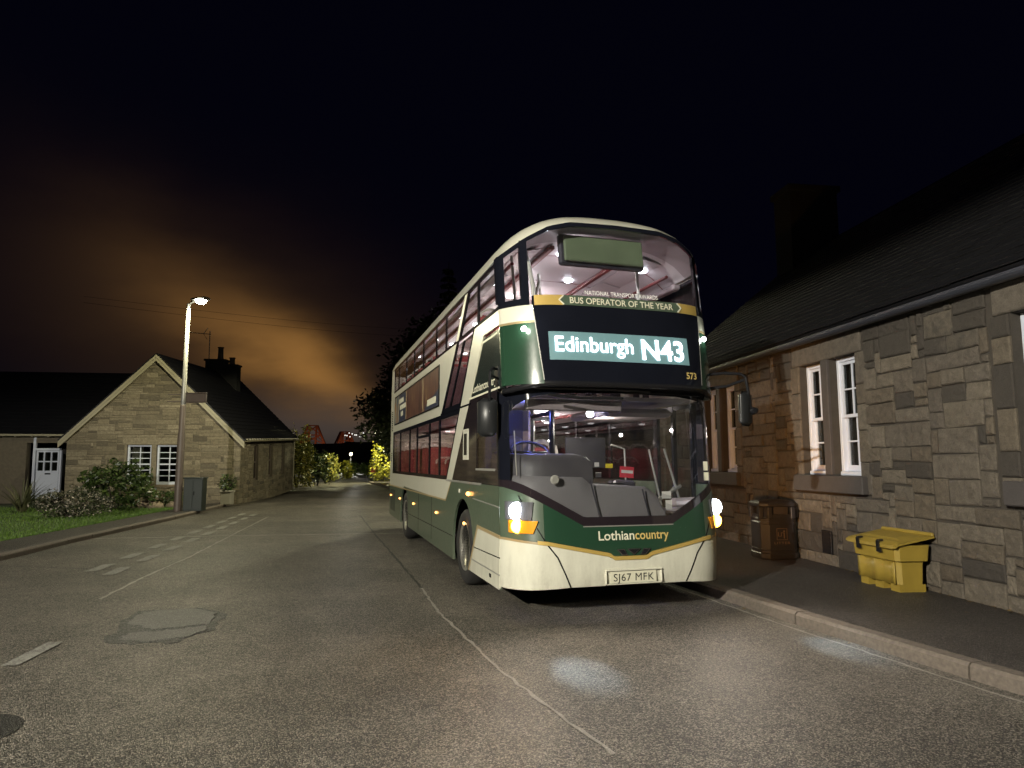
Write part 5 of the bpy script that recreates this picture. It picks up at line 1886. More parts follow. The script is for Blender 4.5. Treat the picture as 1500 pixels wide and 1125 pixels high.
LA = street_lamp((-10.34, 21.4, 0.08), 'lit steel lamp post with a sign board beside the utility cabinet', 6.55, (0.9, -0.42), 1150, sign=True, poled=0.115, col=(1.0, 0.93, 0.58))
mb = MB()
mb.box((0.42, -0.02, 3.53), (0.74, 0.05, 0.27), bev=0.012, rz=R(-14))
mb.box((-0.28, 0.02, 3.64), (0.50, 0.03, 0.028), rz=R(-6))
mb.box((-0.28, 0.02, 3.42), (0.50, 0.03, 0.028), rz=R(-6))
mb.box((0.42, -0.05, 3.68), (0.76, 0.10, 0.022), rz=R(-14))
mb.box((0.42, -0.05, 3.38), (0.76, 0.10, 0.018), rz=R(-14))
sgn = mb.build('sign_board', 'brown_steel', LA)
street_lamp((-8.3, -6.3, 0.08), 'lit steel lamp post on the left pavement behind the viewpoint', 6.6, (0.95, 0.30), 19500, col=(1.0, 0.945, 0.80))
street_lamp((-8.5, 52.0, 0.05), 'lit lamp post hidden under the trees beyond the bus', 4.4, (-0.9, -0.1), 4600, col=(1.0, 0.95, 0.55))
street_lamp((-1.0, 26.5, 0.10), 'lit lamp post on the right pavement hidden behind the bus', 6.4, (-0.95, -0.2), 1700, col=(1.0, 0.93, 0.60))


# ================================================================== COTTAGE ON THE LEFT
COT = empty('stone_cottage', (-10.50, 26.48, 0.06), rot=(R(2.2), 0, R(6.5)))
tag(COT, 'stone cottage with a gable end and white small paned windows behind the lamp post', 'house')
GW, GE, GR = 6.25, 2.52, 5.62
gl = lambda x: GE + (GR - GE) * (1 - abs(x + GW / 2) / (GW / 2))
cw = [(-4.10, -3.22), (-3.03, -2.15)]
CZ = (0.70, 2.20)
mb = MB()
rubble(mb, -GW, 0.0, -0.1, 5.6, 0.105, 0.064, [(-4.24, -2.0, 2.20, 2.48), (-4.16, -2.09, 0.60, 2.25)], lambda u, v, d: (u, -d, v), 31, (3, 9), (1, 3), inset=0.007, proud=0.012,
       inside=lambda u, v: v < gl(u) - 0.12, jit=0.004, dressed=[(-4.26, -1.99, 2.205, 2.47, (0.9, 0.05, 0)), (-3.215, -3.035, 0.7, 2.2, (0.8, 0.1, 0)), (-4.2, -4.105, 0.7, 2.2, (0.8, 0.1, 0)), (-2.145, -2.05, 0.7, 2.2, (0.8, 0.1, 0))])
rubble(mb, 0.0, 10.3, -0.3, 2.5, 0.105, 0.064, [(2.15, 2.95, 0.5, 2.2), (4.75, 5.55, 0.6, 2.2), (7.35, 8.15, 0.6, 2.2)], lambda u, v, d: (d, u, v), 33, (3, 7), (1, 3), inset=0.008, proud=0.014, jit=0.005)
mb.build('wall', 'cotstone', COT)
mb = MB()
# gable core with openings, side walls
xs = [-GW] + [q for p in cw for q in p] + [0.0]
D0, DT = 0.005, 0.30
for i in range(0, len(xs) - 1, 2):
    mb.box(((xs[i] + xs[i + 1]) / 2, D0 + DT / 2, 1.1), (xs[i + 1] - xs[i], DT, 2.8))
for (a, b) in cw:
    mb.box(((a + b) / 2, D0 + DT / 2, (CZ[0] - 0.3) / 2), (b - a, DT, CZ[0] + 0.3))
    mb.box(((a + b) / 2, D0 + DT / 2, (CZ[1] + 2.5) / 2), (b - a, DT, 2.5 - CZ[1]))
mb.prism([(-GW, D0, 2.5), (0, D0, 2.5), (-GW / 2, D0, GR - 0.03)], (0, DT, 0))
y = D0 + DT
for (a, b) in ((2.2, 2.9), (4.8, 5.5), (7.4, 8.1)):
    mb.box((-0.15, (y + a) / 2, 1.1), (0.29, a - y, 2.8))
    mb.box((-0.15, (a + b) / 2, 0.2), (0.29, b - a, 1.0))
    mb.box((-0.15, (a + b) / 2, 2.34), (0.29, b - a, 0.32))
    y = b
mb.box((-0.15, (y + 10.3) / 2, 1.1), (0.29, 10.3 - y, 2.8))
mb.box((-GW / 2, 10.15, 1.1), (GW - 0.6, 0.3, 2.8))
mb.prism([(-GW, 10.0, 2.5), (0, 10.0, 2.5), (-GW / 2, 10.0, GR - 0.05)], (0, 0.29, 0))
mb.box((-GW + 0.15, 5.2, 1.1), (0.29, 9.6, 2.8))
# wing
mb.box((-11.45, 2.35, 1.1), (5.2, 0.30, 3.0))
mb.box((-6.77, 2.35, 1.1), (1.03, 0.30, 3.0))
mb.box((-8.07, 2.35, 2.44), (1.56, 0.30, 0.4))
mb.box((-18, 2.35, 1.1), (7.9, 0.30, 3.0))
mb.box((-14, 8.0, 1.1), (15.6, 0.30, 3.0))
core = mb.build('wall_core', 'cotmortar', COT)
mb = MB()
mb.box((-3.0, 2.6, 1.4), (5.6, 0.05, 2.6))
mb.box((-9.0, 4.0, 1.4), (4.6, 0.05, 2.6))
mb.box((-1.2, 5.2, 1.4), (0.05, 9.6, 2.6))
mb.build('room_back', 'dark_room', COT)


def cottage_window(a, b, cols, rows, curtain=False, glow=False):
    o = empty('window', ((a + b) / 2, 0.10, CZ[0]))
    o.parent = COT
    hw, H = (b - a) / 2, CZ[1] - CZ[0]
    mb = MB()
    for s in (-1, 1):
        mb.box((s * (hw - 0.035), 0.03, H / 2), (0.07, 0.08, H))
    mb.box((0, 0.03, H - 0.035), (2 * hw - 0.142, 0.078, 0.07))
    mb.box((0, 0.0, 0.05), (2 * hw - 0.142, 0.14, 0.10))
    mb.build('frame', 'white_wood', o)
    mb = MB()
    for k in range(1, cols):
        mb.box((-hw + 0.07 + (2 * hw - 0.14) * k / cols, 0.035, H / 2), (0.036, 0.03, H - 0.15))
    for k in range(1, rows):
        t = 0.055 if k == rows // 2 else 0.03
        mb.box((0, 0.037, 0.10 + (H - 0.17) * k / rows), (2 * hw - 0.146, 0.028, t))
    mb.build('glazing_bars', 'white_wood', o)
    mb = MB()
    mb.box((0, 0.06, H / 2), (2 * hw - 0.1, 0.004, H - 0.1))
    mb.build('pane', 'house_glass', o)
    if curtain:
        P = []
        for k in range(25):
            P.append([(-hw + 0.09 + 0.4 * k / 24, 0.16 + 0.02 * math.sin(k * 1.3), z) for z in (0.62, H)])
        mb = MB()
        mb.grid(P)
        mb.build('curtain', 'pale_curtain', o, smooth=True)
    if glow:
        mb = MB()
        mb.box((0.30, 0.5, 0.42), (0.13, 0.02, 0.08))
        mb.build('glowing_screen', 'screen_glow', o)
    mb = MB()
    mb.box((0, -0.015, -0.05), (2 * hw + 0.1, 0.22, 0.095), bev=0.01)
    mb.build('sill', 'dressed', o)


cottage_window(cw[0][0], cw[0][1], 2, 6, True, True)
cottage_window(cw[1][0], cw[1][1], 2, 6)
for (a, b) in ((2.2, 2.9), (4.8, 5.5), (7.4, 8.1)):
    mb = MB()
    x = -0.12
    for yy in (a + 0.04, b - 0.04):
        mb.box((x, yy, 1.45), (0.08, 0.08, 1.5))
    mb.box((x, (a + b) / 2, 0.74), (0.078, b - a - 0.16, 0.08))
    mb.box((x, (a + b) / 2, 2.16), (0.078, b - a - 0.16, 0.08))
    mb.box((x, (a + b) / 2, 1.45), (0.076, b - a - 0.16, 0.06))
    wn2 = mb.build('side_window', 'brown_steel', COT)
    mb = MB()
    mb.box((x - 0.02, (a + b) / 2, 1.45), (0.004, b - a - 0.1, 1.4))
    mb.build('pane', 'house_glass', wn2)
# roofs
def slope_roof(mb, p0, along, up, th=0.06, ex=0.22, seed=1):
    """stepped slate courses from eave corner p0, along the eave, up the slope"""
    r5 = random.Random(seed)
    p0, along, up = Vector(p0), Vector(along), Vector(up)
    n = along.cross(up).normalized()
    if n.z < 0:
        n = -n
    k = int(up.length / ex)
    u = up.normalized()
    for i in range(k):
        a = p0 + u * (i * up.length / k - (0.02 if i else 0))
        b = p0 + u * ((i + 1) * up.length / k)
        mb.prism([a - n * 0.02, a + n * th * r5.uniform(0.55, 0.7), b + n * th * 0.25, b - n * 0.02], along)


mb = MB()
ov = 0.22
for s in (-1, 1):
    xe = -GW / 2 + s * (GW / 2 + ov)
    ze = GE - ov * (GR - GE) / (GW / 2) + 0.06
    slope_roof(mb, (xe, -0.18, ze), (0, 10.7, 0), (-GW / 2 - xe, 0, GR + 0.06 - ze), seed=40 + s)
zr, yr = 5.35, 5.2
slope_roof(mb, (-22, 1.9, 2.60), (22 - GW / 2 - 0.3, 0, 0), (0, yr - 1.9, zr - 2.60), seed=44)
slope_roof(mb, (-22, 8.4, 2.60), (22 - GW / 2 - 0.3, 0, 0), (0, yr - 8.4, zr - 2.60), seed=45)
croof = mb.build('roof', 'slate', COT)
mb = MB()
for s in (-1, 1):
    xe = -GW / 2 + s * (GW / 2 + ov)
    ze = GE - ov * (GR - GE) / (GW / 2)
    tp = Vector((-GW / 2, -0.20, GR + 0.02))
    bt = Vector((xe, -0.20, ze + 0.02))
    dn = Vector((0, 0, -0.24))
    mb.prism([bt, tp, tp + dn, bt + dn], (0, 0.05, 0))
    # soffit
    mb.prism([bt + dn * 0.4, tp + dn * 0.4, tp + dn * 0.6, bt + dn * 0.6], (0, 0.2, 0))
mb.build('bargeboard', 'barge', COT)
mb = MB()
P = []
for y in (-0.15, 5, 10.45):
    P.append([(0.27 + 0.05 * math.cos(R(180 + 180 * k / 6)), y, GE - 0.14 + 0.05 * math.sin(R(180 + 180 * k / 6))) for k in range(7)])
mb.grid(P, (0, 0, 0.004))
mb.tube([(0.10, 9.9, GE - 0.2), (0.07, 9.9, 0)], 0.04, 8)
mb.tube([(-22, 1.84, 2.55), (-GW - 0.1, 1.84, 2.55)], 0.045, 8)
mb.tube([(-GW - 0.12, 0.9, 2.3), (-GW - 0.12, 0.9, 0)], 0.05, 8)
mb.build('gutter', 'barge', COT)
for k in range(26):
    mb = MB()
    mb.box((0.13, 0.2 + k * 0.4, GE - 0.13), (0.24, 0.05, 0.11))
    mb.build('rafter_end', 'barge', COT)
for k in range(12):
    mb = MB()
    mb.box((-GW - 0.4 - k * 0.62, 2.04, 2.53), (0.07, 0.34, 0.10))
    mb.build('rafter_end', 'barge', COT)
mb = MB()
mb.box((-GW / 2 - 0.05, 7.3, 5.35), (0.90, 0.7, 1.66))
mb.box((-GW / 2 - 0.05, 7.3, 6.22), (1.04, 0.82, 0.10), bev=0.02)
mb.box((-GW / 2 + 0.70, 7.3, 4.8), (0.58, 0.66, 2.3))
mb.box((-GW / 2 + 0.70, 7.3, 5.98), (0.68, 0.76, 0.09), bev=0.02)
chm = mb.build('chimney', 'render', croof)
for (x, z, h) in ((-GW / 2 + 0.10, 6.27, 0.56), (-GW / 2 + 0.66, 6.02, 0.30)):
    mb = MB()
    mb.lathe([(0.15, 0), (0.13, h * 0.3), (0.12, h), (0.15, h + 0.02), (0.15, h + 0.06), (0.0, h + 0.06)], (x, 7.3, z), n=14)
    mb.build('chimney_pot', 'clay', chm)
mb = MB()
ax = -GW / 2 - 0.35
mb.tube([(ax, 7.0, 6.18), (ax, 7.0, 7.63)], 0.022, 6)
mb.tube([(ax + 0.05, 7.0, 7.48), (ax - 1.15, 7.0, 7.56)], 0.018, 6)
mb.tube([(ax - 0.10, 7.0, 7.78), (ax - 0.30, 7.0, 7.5), (ax - 0.12, 7.0, 7.23)], 0.016, 6)
for k in range(6):
    mb.tube([(ax - 0.35 - k * 0.14, 6.85, 7.51 + k * 0.009), (ax - 0.35 - k * 0.14, 7.15, 7.51 + k * 0.009)], 0.008, 5)
mb.build('tv_aerial', 'galv', chm)
# door in the wing
dr_ = empty('door', (-8.05, 2.19, 0.02))
dr_.scale = (0.92, 1, 0.96)
dr_.parent = COT
mb = MB()
mb.box((0.03, 0.02, 0.55), (0.92, 0.05, 1.10), bev=0.006)
for x in (-0.40, -0.12, 0.17, 0.46):
    mb.box((x, 0.02, 1.52), (0.06, 0.05, 0.86))
for z in (1.12, 1.53, 1.95):
    mb.box((0.03, 0.021, z), (0.92, 0.046, 0.055))
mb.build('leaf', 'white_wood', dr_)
mb = MB()
mb.box((-0.52, 0.01, 1.28), (0.10, 0.10, 2.6))
mb.box((0.56, 0.01, 1.0), (0.08, 0.10, 2.0))
mb.box((0.03, 0.008, 2.04), (0.98, 0.14, 0.10))
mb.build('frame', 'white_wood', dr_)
mb = MB()
mb.box((0.03, 0.035, 1.52), (0.85, 0.006, 0.80))
mb.build('pane', 'house_glass', dr_)
mb = MB()
mb.box((0.06, -0.02, 1.02), (0.24, 0.03, 0.06), bev=0.01)
mb.build('letter_plate', 'black', dr_)


# ================================================================== GARDEN AND PLANTS
def leaves(mb, centre, radii, n, size, seed, hollow=0.45, lump=0.5, flat=0.6, light=None, zmin=None, bright=(0.0, 1.0)):
    """leaf sized faces through an uneven crown"""
    r6 = random.Random(seed)
    off = Vector((seed * 1.7, seed * 0.3, seed * 2.1))
    cx, cy, cz = centre
    k = 0
    tries = 0
    while k < n and tries < n * 6:
        tries += 1
        d = Vector((r6.gauss(0, 1), r6.gauss(0, 1), r6.gauss(0, 1))).normalized()
        rr = 1.0 + lump * noise.noise(d * 1.9 + off) + lump * 0.5 * noise.noise(d * 4.3 + off)
        f = r6.uniform(hollow, 1.0) ** 0.7 * rr
        p = Vector((cx + d.x * radii[0] * f, cy + d.y * radii[1] * f, cz + d.z * radii[2] * f))
        if zmin is not None and p.z < zmin:
            continue
        if noise.noise(p * (1.1 / max(0.25, min(radii))) * 1.4 + off) < -0.22:
            continue
        s = size * r6.uniform(0.55, 1.3)
        a = Vector((r6.gauss(0, 1), r6.gauss(0, 1), r6.gauss(0, flat))).normalized()
        b = a.cross(Vector((r6.gauss(0, 1), r6.gauss(0, 1), r6.gauss(0, 1)))).normalized()
        t = r6.uniform(*bright)
        mb.poly([p - a * s, p + b * s * 0.42 - a * s * 0.1, p + a * s, p - b * s * 0.42 + a * s * 0.1], (t, r6.random(), 0))
        k += 1


def shrub(name, label, cat, loc, radii, n, size, material, seed, stems=5, group=None, **kw):
    o = empty(name, loc)
    tag(o, label, cat, group)
    mb = MB()
    leaves(mb, (0, 0, radii[2] * 0.95), radii, n, size, seed, zmin=0.02, **kw)
    mb.build('foliage', material, o, fix=False)
    mb = MB()
    r7 = random.Random(seed)
    for k in range(stems):
        a = r7.uniform(0, 6.28)
        mb.tube([(0.05 * math.cos(a), 0.05 * math.sin(a), -0.05), (radii[0] * 0.3 * math.cos(a), radii[1] * 0.3 * math.sin(a), radii[2] * 0.7), (radii[0] * 0.6 * math.cos(a), radii[1] * 0.6 * math.sin(a), radii[2] * 1.4)], [0.035, 0.022, 0.008], 6)
    mb.build('stems', 'bark', o)
    return o


shrub('shrub', 'large glossy leaved shrub in front of the cottage window', 'shrub', (-13.15, 22.9, 0.05), (1.35, 0.8, 0.80), 2600, 0.085, 'leaf_dark', 3)
shrub('shrub', 'low rounded shrub speckled with pale flowers at the lawn edge', 'shrub', (-12.35, 19.4, 0.05), (1.12, 0.65, 0.44), 3600, 0.042, 'leaf_flower', 5, lump=0.25)
shrub('shrub', 'small dark shrub at the foot of the cottage wall by the lamp post', 'shrub', (-11.75, 23.6, 0.05), (0.7, 0.4, 0.32), 700, 0.06, 'leaf_dark', 9)
o = empty('spiky_plant', (-15.0, 21.2, 0.05))
tag(o, 'spiky sword leaved plant left of the flowering shrub', 'plant')
mb = MB()
r8 = random.Random(4)
for k in range(70):
    a = r8.uniform(0, 6.28)
    ln = r8.uniform(0.7, 1.35)
    lean = r8.uniform(0.15, 0.95)
    w_ = r8.uniform(0.025, 0.045)
    dx, dy = math.cos(a), math.sin(a)
    pts = []
    for q in range(6):
        t = q / 5
        rad = ln * lean * t * (0.6 + 0.6 * t)
        pts.append(Vector((dx * (0.05 + rad), dy * (0.05 + rad), ln * (t - 0.35 * lean * t * t))))
    tn = (r8.random(), 0, 0)
    sd = Vector((-dy, dx, 0))
    for q in range(5):
        w0, w1 = w_ * (1 - q / 5.2), w_ * (1 - (q + 1) / 5.2)
        mb.poly([pts[q] - sd * w0, pts[q] + sd * w0, pts[q + 1] + sd * w1, pts[q + 1] - sd * w1], tn)
mb.build('blades', 'leaf_spike', o, fix=False)
# rocks by the cottage wall
r9 = random.Random(8)
rocks = [('broad flat rock on top of the heap under the cottage window', -12.15, 23.5, 0.42, 0.34), ('round rock at the right end of the heap', -11.45, 23.5, 0.16, 0.26), ('rock at the left end of the heap under the shrub', -12.5, 23.3, 0.15, 0.28), ('middle rock at the bottom of the heap', -11.95, 23.2, 0.14, 0.25)]
for k, (lb, x, y, z, rr) in enumerate(rocks):
    mb = MB()
    P = []
    for i in range(9):
        row = []
        for j in range(13):
            th, ph = math.pi * i / 8, 2 * math.pi * j / 12
            d = Vector((math.sin(th) * math.cos(ph), math.sin(th) * math.sin(ph), math.cos(th) * 0.62))
            f = rr * (1 + 0.35 * noise.noise(Vector((math.sin(th) * math.cos(ph), math.sin(th) * math.sin(ph), math.cos(th))) * 1.6 + Vector((k * 5, 0, 0))))
            row.append((x + d.x * f, y + d.y * f, z + d.z * f))
        P.append(row)
    mb.grid(P)
    mb.ft = [(0.3 + 0.2 * k, 0.3, 0)] * len(mb.f)
    tag(mb.build('rock', 'rock', smooth=True), lb, 'rock', 'rocks below the cottage window')
# utility cabinet
o = empty('utility_cabinet', (-9.98, 21.75, 0.085), R(4))
tag(o, 'dark green metal utility cabinet standing behind the lamp post', 'cabinet')
mb = MB()
mb.box((0, 0, 0.50), (0.58, 0.36, 1.0), bev=0.012)
mb.build('body', 'cabinet', o)
mb = MB()
for s in (-1, 1):
    mb.box((s * 0.142, -0.188, 0.50), (0.272, 0.014, 0.90), bev=0.005)
dd = mb.build('door', 'cabinet', o)
mb = MB()
mb.box((0.04, -0.205, 0.55), (0.02, 0.025, 0.12), bev=0.005)
mb.build('handle', 'black', dd)
mb = MB()
mb.box((0, 0, 1.02), (0.64, 0.42, 0.045), bev=0.012)
mb.build('lid', 'cabinet', o)
# planter
o = empty('planter', (-10.3, 25.0, 0.085))
tag(o, 'pale square planter beside the cottage corner', 'planter')
mb = MB()
mb.box((0, 0, 0.24), (0.36, 0.36, 0.48), bev=0.02)
mb.box((0, 0, 0.47), (0.42, 0.42, 0.07), bev=0.015)
mb.build('tub', 'terracotta', o)
shrub('shrub', 'small bush growing in the planter by the cottage corner', 'shrub', (-10.3, 25.0, 0.52), (0.32, 0.32, 0.34), 420, 0.06, 'leaf_dark', 12)
# lawn
mb = MB()
r10 = random.Random(6)
cnt = 0
while cnt < 26000:
    y = 9.0 + 14.5 * r10.random() ** 0.9
    xe = lerp_tab([(8.0, -9.52), (13.33, -9.83), (18.0, -10.38), (22.2, -10.98), (25, -11.5)], y)
    x = xe - 8.0 * r10.random() ** 1.6
    h = r10.uniform(0.03, 0.075)
    a = r10.uniform(0, 6.28)
    wv = Vector((math.cos(a), math.sin(a), 0)) * 0.008
    b = Vector((x, y, 0.068))
    tpp = b + Vector((r10.gauss(0, 0.018), r10.gauss(0, 0.018), h))
    mb.poly([b - wv, b + wv, tpp], (r10.random(), 0, 0))
    cnt += 1
tag(mb.build('lawn', 'grass', fix=False), kind='stuff')


def tree(label, loc, height, crown, n, size, seed, material='leaf_tree', conifer=False, group='trees beyond the bus'):
    o = empty('conifer_tree' if conifer else 'broadleaf_tree', loc)
    tag(o, label, 'tree', group)
    r11 = random.Random(seed)
    tr = MB()
    fo = MB()
    if conifer:
        tr.tube([(0, 0, -0.2), (0.05, 0, height * 0.5), (0, 0, height)], [0.3, 0.16, 0.02], 8)
        lv = 26
        for k in range(lv):
            t = k / lv
            z = height * (0.12 + 0.88 * t)
            rr = crown * (1 - t) ** 0.85 * r11.uniform(0.7, 1.15) + 0.12
            for q in range(9):
                a = r11.uniform(0, 6.28)
                L2 = rr * r11.uniform(0.7, 1.1)
                tipp = Vector((math.cos(a) * L2, math.sin(a) * L2, z - L2 * 0.22))
                tr.tube([(0, 0, z), tuple(tipp)], [0.03, 0.008], 4)
                m_ = max(6, int(n / lv / 9))
                for u in range(m_):
                    f = (u + r11.random()) / m_
                    p = Vector((0, 0, z)).lerp(tipp, f) + Vector((r11.gauss(0, 0.08), r11.gauss(0, 0.08), -r11.random() * 0.22))
                    a2 = Vector((r11.gauss(0, 1), r11.gauss(0, 1), -0.7)).normalized() * size * r11.uniform(0.6, 1.3)
                    b2 = a2.cross(Vector((r11.gauss(0, 1), r11.gauss(0, 1), 0.3))).normalized() * size * 0.4
                    fo.poly([p, p + a2 * 0.5 + b2, p + a2, p + a2 * 0.5 - b2], (r11.random(), 0, 0))
    else:
        tr.tube([(0, 0, -0.2), (0.1, 0.0, height * 0.25), (0.0, 0.1, height * 0.5), (0.1, 0, height * 0.82)], [0.34, 0.26, 0.18, 0.05], 9)
        cl_ = 17
        for k in range(cl_):
            a = 2.4 * k + r11.uniform(-0.4, 0.4)
            t = (k + 0.5) / cl_
            z = height * (0.22 + 0.70 * t)
            rad = crown * math.sin(math.pi * min(1, 0.22 + 0.75 * t)) * r11.uniform(0.45, 0.8)
            c3 = Vector((math.cos(a) * rad, math.sin(a) * rad, z))
            tr.tube([(0, 0, max(0.8, z * 0.62)), tuple(Vector((0, 0, z * 0.66)).lerp(c3, 0.6)), tuple(c3)], [0.11, 0.06, 0.02], 6)
            s_ = crown * r11.uniform(0.34, 0.52)
            leaves(fo, tuple(c3), (s_, s_, s_ * 0.72), n // cl_, size, seed * 31 + k, hollow=0.2, lump=0.7)
    tr.build('trunk', 'bark', o)
    fo.build('crown', material, o, fix=False)
    return o


tree('spreading dark tree leftmost of the trees, its crown over the road end', (-7.1, 49.5, 0), 10.2, 3.8, 15000, 0.20, 3)
tree('taller dark broadleaf tree behind the rear of the bus', (-5.4, 47.0, 0), 12.2, 4.0, 13000, 0.20, 4)
tree('dark conifer with a pointed top rising above the bus roof', (-4.75, 50.0, 0), 16.6, 2.8, 5000, 0.26, 6, conifer=True)
tree('wide dark broadleaf tree hidden mostly by the middle of the bus', (-1.0, 44.0, 0), 12.0, 4.2, 6000, 0.18, 7)
# bushes at the end of the road
shrub('shrub', 'tall loose bush at the far end of the cottage', 'bush', (-13.9, 44.5, 0.05), (1.35, 1.2, 1.9), 2400, 0.12, 'leaf_autumn', 21, lump=0.6)
shrub('shrub', 'green bush next to the tall loose bush left of the road end', 'bush', (-13.6, 48.0, 0.05), (1.0, 1.0, 1.25), 1500, 0.12, 'leaf_dark', 22, lump=0.6)
shrub('shrub', 'reddish brown bush left of the dark path', 'bush', (-15.0, 56.5, 0.05), (0.95, 0.9, 1.15), 1200, 0.12, 'leaf_autumn', 23, lump=0.6)
shrub('shrub', 'pale bush right next to the start of the dark path', 'bush', (-14.75, 61.5, 0.05), (0.55, 0.7, 0.9), 700, 0.10, 'leaf_yellow', 24, lump=0.6)
shrub('shrub', 'tall bright yellow leaved bush beside the rear of the bus', 'bush', (-10.3, 55.0, 0.05), (0.9, 0.9, 1.6), 1500, 0.12, 'leaf_yellow', 25, lump=0.7)
shrub('shrub', 'small yellow green bush between the path and the post', 'bush', (-12.15, 61.0, 0.05), (0.5, 0.5, 1.05), 500, 0.12, 'leaf_yellow', 26, lump=0.6)
for k, (x, y, h) in enumerate(((-16.6, 70, 0.9), (-17.6, 76, 0.8), (-15.2, 72, 0.8))):
    shrub('shrub', ('dark low bush left of the path halfway along', 'farthest dark low bush left of the path', 'dark low bush right of the path halfway along')[k], 'bush', (x, y, 0.05), (0.9, 1.2, h), 500, 0.13, 'leaf_dark', 30 + k)
# red box on a post
o = empty('post_box', (-11.35, 56.6, 0.02))
tag(o, 'small red box on a thin grey post at the end of the road', 'post box')
mb = MB()
mb.box((0, 0, 0.95), (0.07, 0.07, 1.9), bev=0.01)
mb.build('post', 'galv', o)
mb = MB()
mb.box((0, -0.12, 0.98), (0.42, 0.20, 0.52), bev=0.03)
mb.build('box', 'red_card', o)
mb = MB()
mb.box((0, -0.1, 0.42), (0.34, 0.2, 0.5), bev=0.03)
mb.build('base', 'cab_dark', o)
# lamp at the end of the path
o = empty('path_lamp', (-21.6, 92.0, 0.1))
tag(o, 'distant small globe lamp standing at the end of the dark path', 'street lamp')
mb = MB()
mb.tube([(0, 0, 0), (0, 0, 2.5)], 0.05, 8)
mb.build('pole', 'galv', o)
mb = MB()
mb.lathe([(0.0, -0.22), (0.16, -0.16), (0.22, 0.0), (0.16, 0.16), (0.0, 0.22)], (0, 0, 2.62), n=14)
mb.build('globe', 'far_lamp', o, smooth=True)
lamp('globe_light', 'POINT', (0, -0.4, 3.4), 2200, (1.0, 0.95, 0.8), o, 0.2)

# ================================================================== FAR AWAY: RED CANTILEVER BRIDGE, LIGHTS OVER THE WATER
def bridge_tower(loc, label, rz):
    o = empty('bridge_tower', loc, rz)
    tag(o, label, 'bridge tower', 'towers of the red bridge')
    lg = MB()
    br = MB()
    H, bx, tx, by, ty = 110.0, 62.0, 13.0, 18.0, 5.0
    P_ = lambda sx, sy, t: Vector((sx * (bx + (tx - bx) * t ** 0.9), sy * (by + (ty - by) * t), H * t))
    for sx in (-1, 1):
        for sy in (-1, 1):
            lg.tube([P_(sx, sy, t / 6) for t in range(7)], 3.3, 8)
            lg.tube([(sx * tx * 0.55, sy * by * 0.8, 0), (sx * tx * 0.8, sy * ty, H)], 2.6, 8)
    for t in (0.5, 0.75, 1.0):
        for sy in (-1, 1):
            lg.tube([P_(-1, sy, t), P_(1, sy, t)], 1.5, 6)
        for sx in (-1, 1):
            lg.tube([P_(sx, -1, t), P_(sx, 1, t)], 1.2, 6)
    for a, b in ((0.3, 0.5), (0.5, 0.75), (0.75, 1.0)):
        for sy in (-1, 1):
            br.tube([P_(-1, sy, a), P_(1, sy, b)], 1.7, 5)
            br.tube([P_(1, sy, a), P_(-1, sy, b)], 1.7, 5)
            for sx in (-1, 1):
                br.tube([P_(sx, sy, a), Vector((sx * tx * 0.7, sy * ty * 1.3, H * b))], 1.1, 5)
    lg.build('legs', 'far_red', o)
    br.build('bracing', 'far_red', o)
    lamp('flood_light', 'POINT', (-30, -60, 55), 22000, (1.0, 0.62, 0.38), o, 2.0)
    lamp('flood_light', 'POINT', (35, -60, 55), 22000, (1.0, 0.62, 0.38), o, 2.0)
    return o


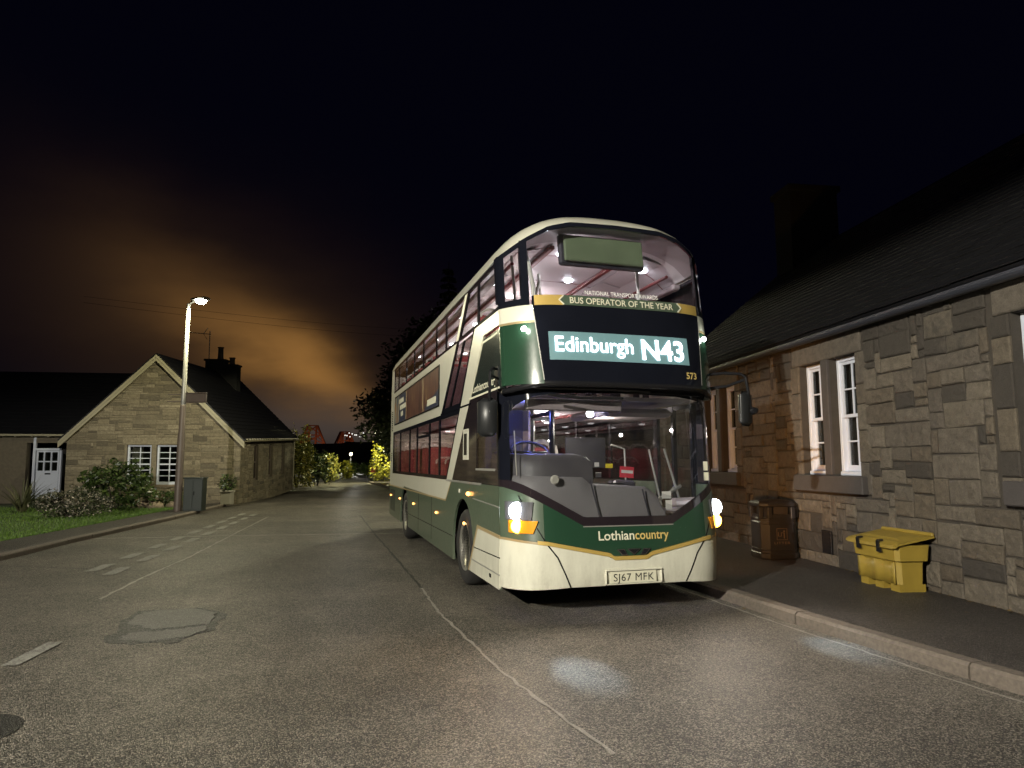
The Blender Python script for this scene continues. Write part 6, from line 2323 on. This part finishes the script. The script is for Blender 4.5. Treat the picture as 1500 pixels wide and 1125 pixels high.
bridge_tower((-583, 2000, 0), 'floodlit red bridge tower on the skyline nearer the cottage', R(12))
bridge_tower((-545, 2230, -8), 'floodlit red bridge tower on the skyline nearer the dark trees', R(40))
P = []
for j in range(30):
    x = -760 + j * 30
    P.append([(x, 1800, -5), (x, 1830, 50 + 12 * noise.noise(Vector((j * 0.3, 1, 5)))), (x, 1900, 60 + 10 * noise.noise(Vector((j * 0.3, 9, 5)))), (x, 1990, 0)] if x > -470 else [(x, 1800, -6), (x, 1830, -5), (x, 1900, -5), (x, 1990, -6)])
mb = MB()
mb.grid(P)
tag(mb.build('far_hill', 'hill', smooth=True), kind='structure')
r12 = random.Random(3)
for k in range(11):
    px = 505 + k * 2.6 + r12.uniform(-1, 1)
    py = 636 + r12.uniform(-2.0, 5.0)
    y = 1760
    mb = MB()
    mb.lathe([(0.0, -1.7), (1.25, -1.2), (1.7, 0), (1.25, 1.2), (0, 1.7)], ((px - 750) / 1006 * y, y, 1.58 + (678 - py) / 1006 * y), n=8)
    tag(mb.build('town_light', 'town_lamp', smooth=True), 'tiny white light of the far town on the skyline left of the trees', 'light', 'lights of the far town')
# overhead cables
for k, (a, b, lb) in enumerate((((-20.5, 32, 9.5), (2.0, 52.0, 11.6), 'upper thin overhead cable crossing the sky behind the lamp'), ((-20.5, 32, 9.2), (2.0, 52.0, 11.0), 'lower thin overhead cable crossing the sky behind the lamp'))):
    mb = MB()
    A_, B_ = Vector(a), Vector(b)
    mb.tube([A_.lerp(B_, t / 14) - Vector((0, 0, 0.5 * math.sin(math.pi * t / 14))) for t in range(15)], 0.007, 5)
    tag(mb.build('overhead_cable', 'black'), lb, 'cable', 'overhead cables')

# fallen leaves and grit gathered along the wall foot and in the gutter
mb = MB()
r13 = random.Random(17)
Mh = Matrix.Translation((5.056, 6.957, 0)) @ Matrix.Rotation(R(7.2), 4, 'Z')
gut = resample(RK, 0.05)
for k in range(520):
    if k < 300:
        p = Mh @ Vector((-0.03 - abs(r13.gauss(0, 0.05)) - (0.5 * r13.random() if r13.random() < 0.12 else 0), r13.uniform(-2.2, 5.5), 0.106))
        s_ = r13.uniform(0.008, 0.03)
    else:
        q = r13.choice(gut)
        p = Vector((q[0] - 0.03 - abs(r13.gauss(0, 0.05)), q[1], 0.006))
        s_ = r13.uniform(0.006, 0.022)
    a = r13.uniform(0, 6.28)
    d1 = Vector((math.cos(a), math.sin(a), r13.uniform(-0.1, 0.5))) * s_
    d2 = Vector((-math.sin(a), math.cos(a), r13.uniform(-0.1, 0.3))) * s_ * 0.6
    mb.poly([p - d1, p + d2, p + d1, p - d2], (r13.random(), 0, 0))
M['litter_leaf'] = foliage('fallen_leaves', (0.05, 0.035, 0.018), (0.16, 0.11, 0.045))
tag(mb.build('fallen_leaves', 'litter_leaf', fix=False), kind='stuff')
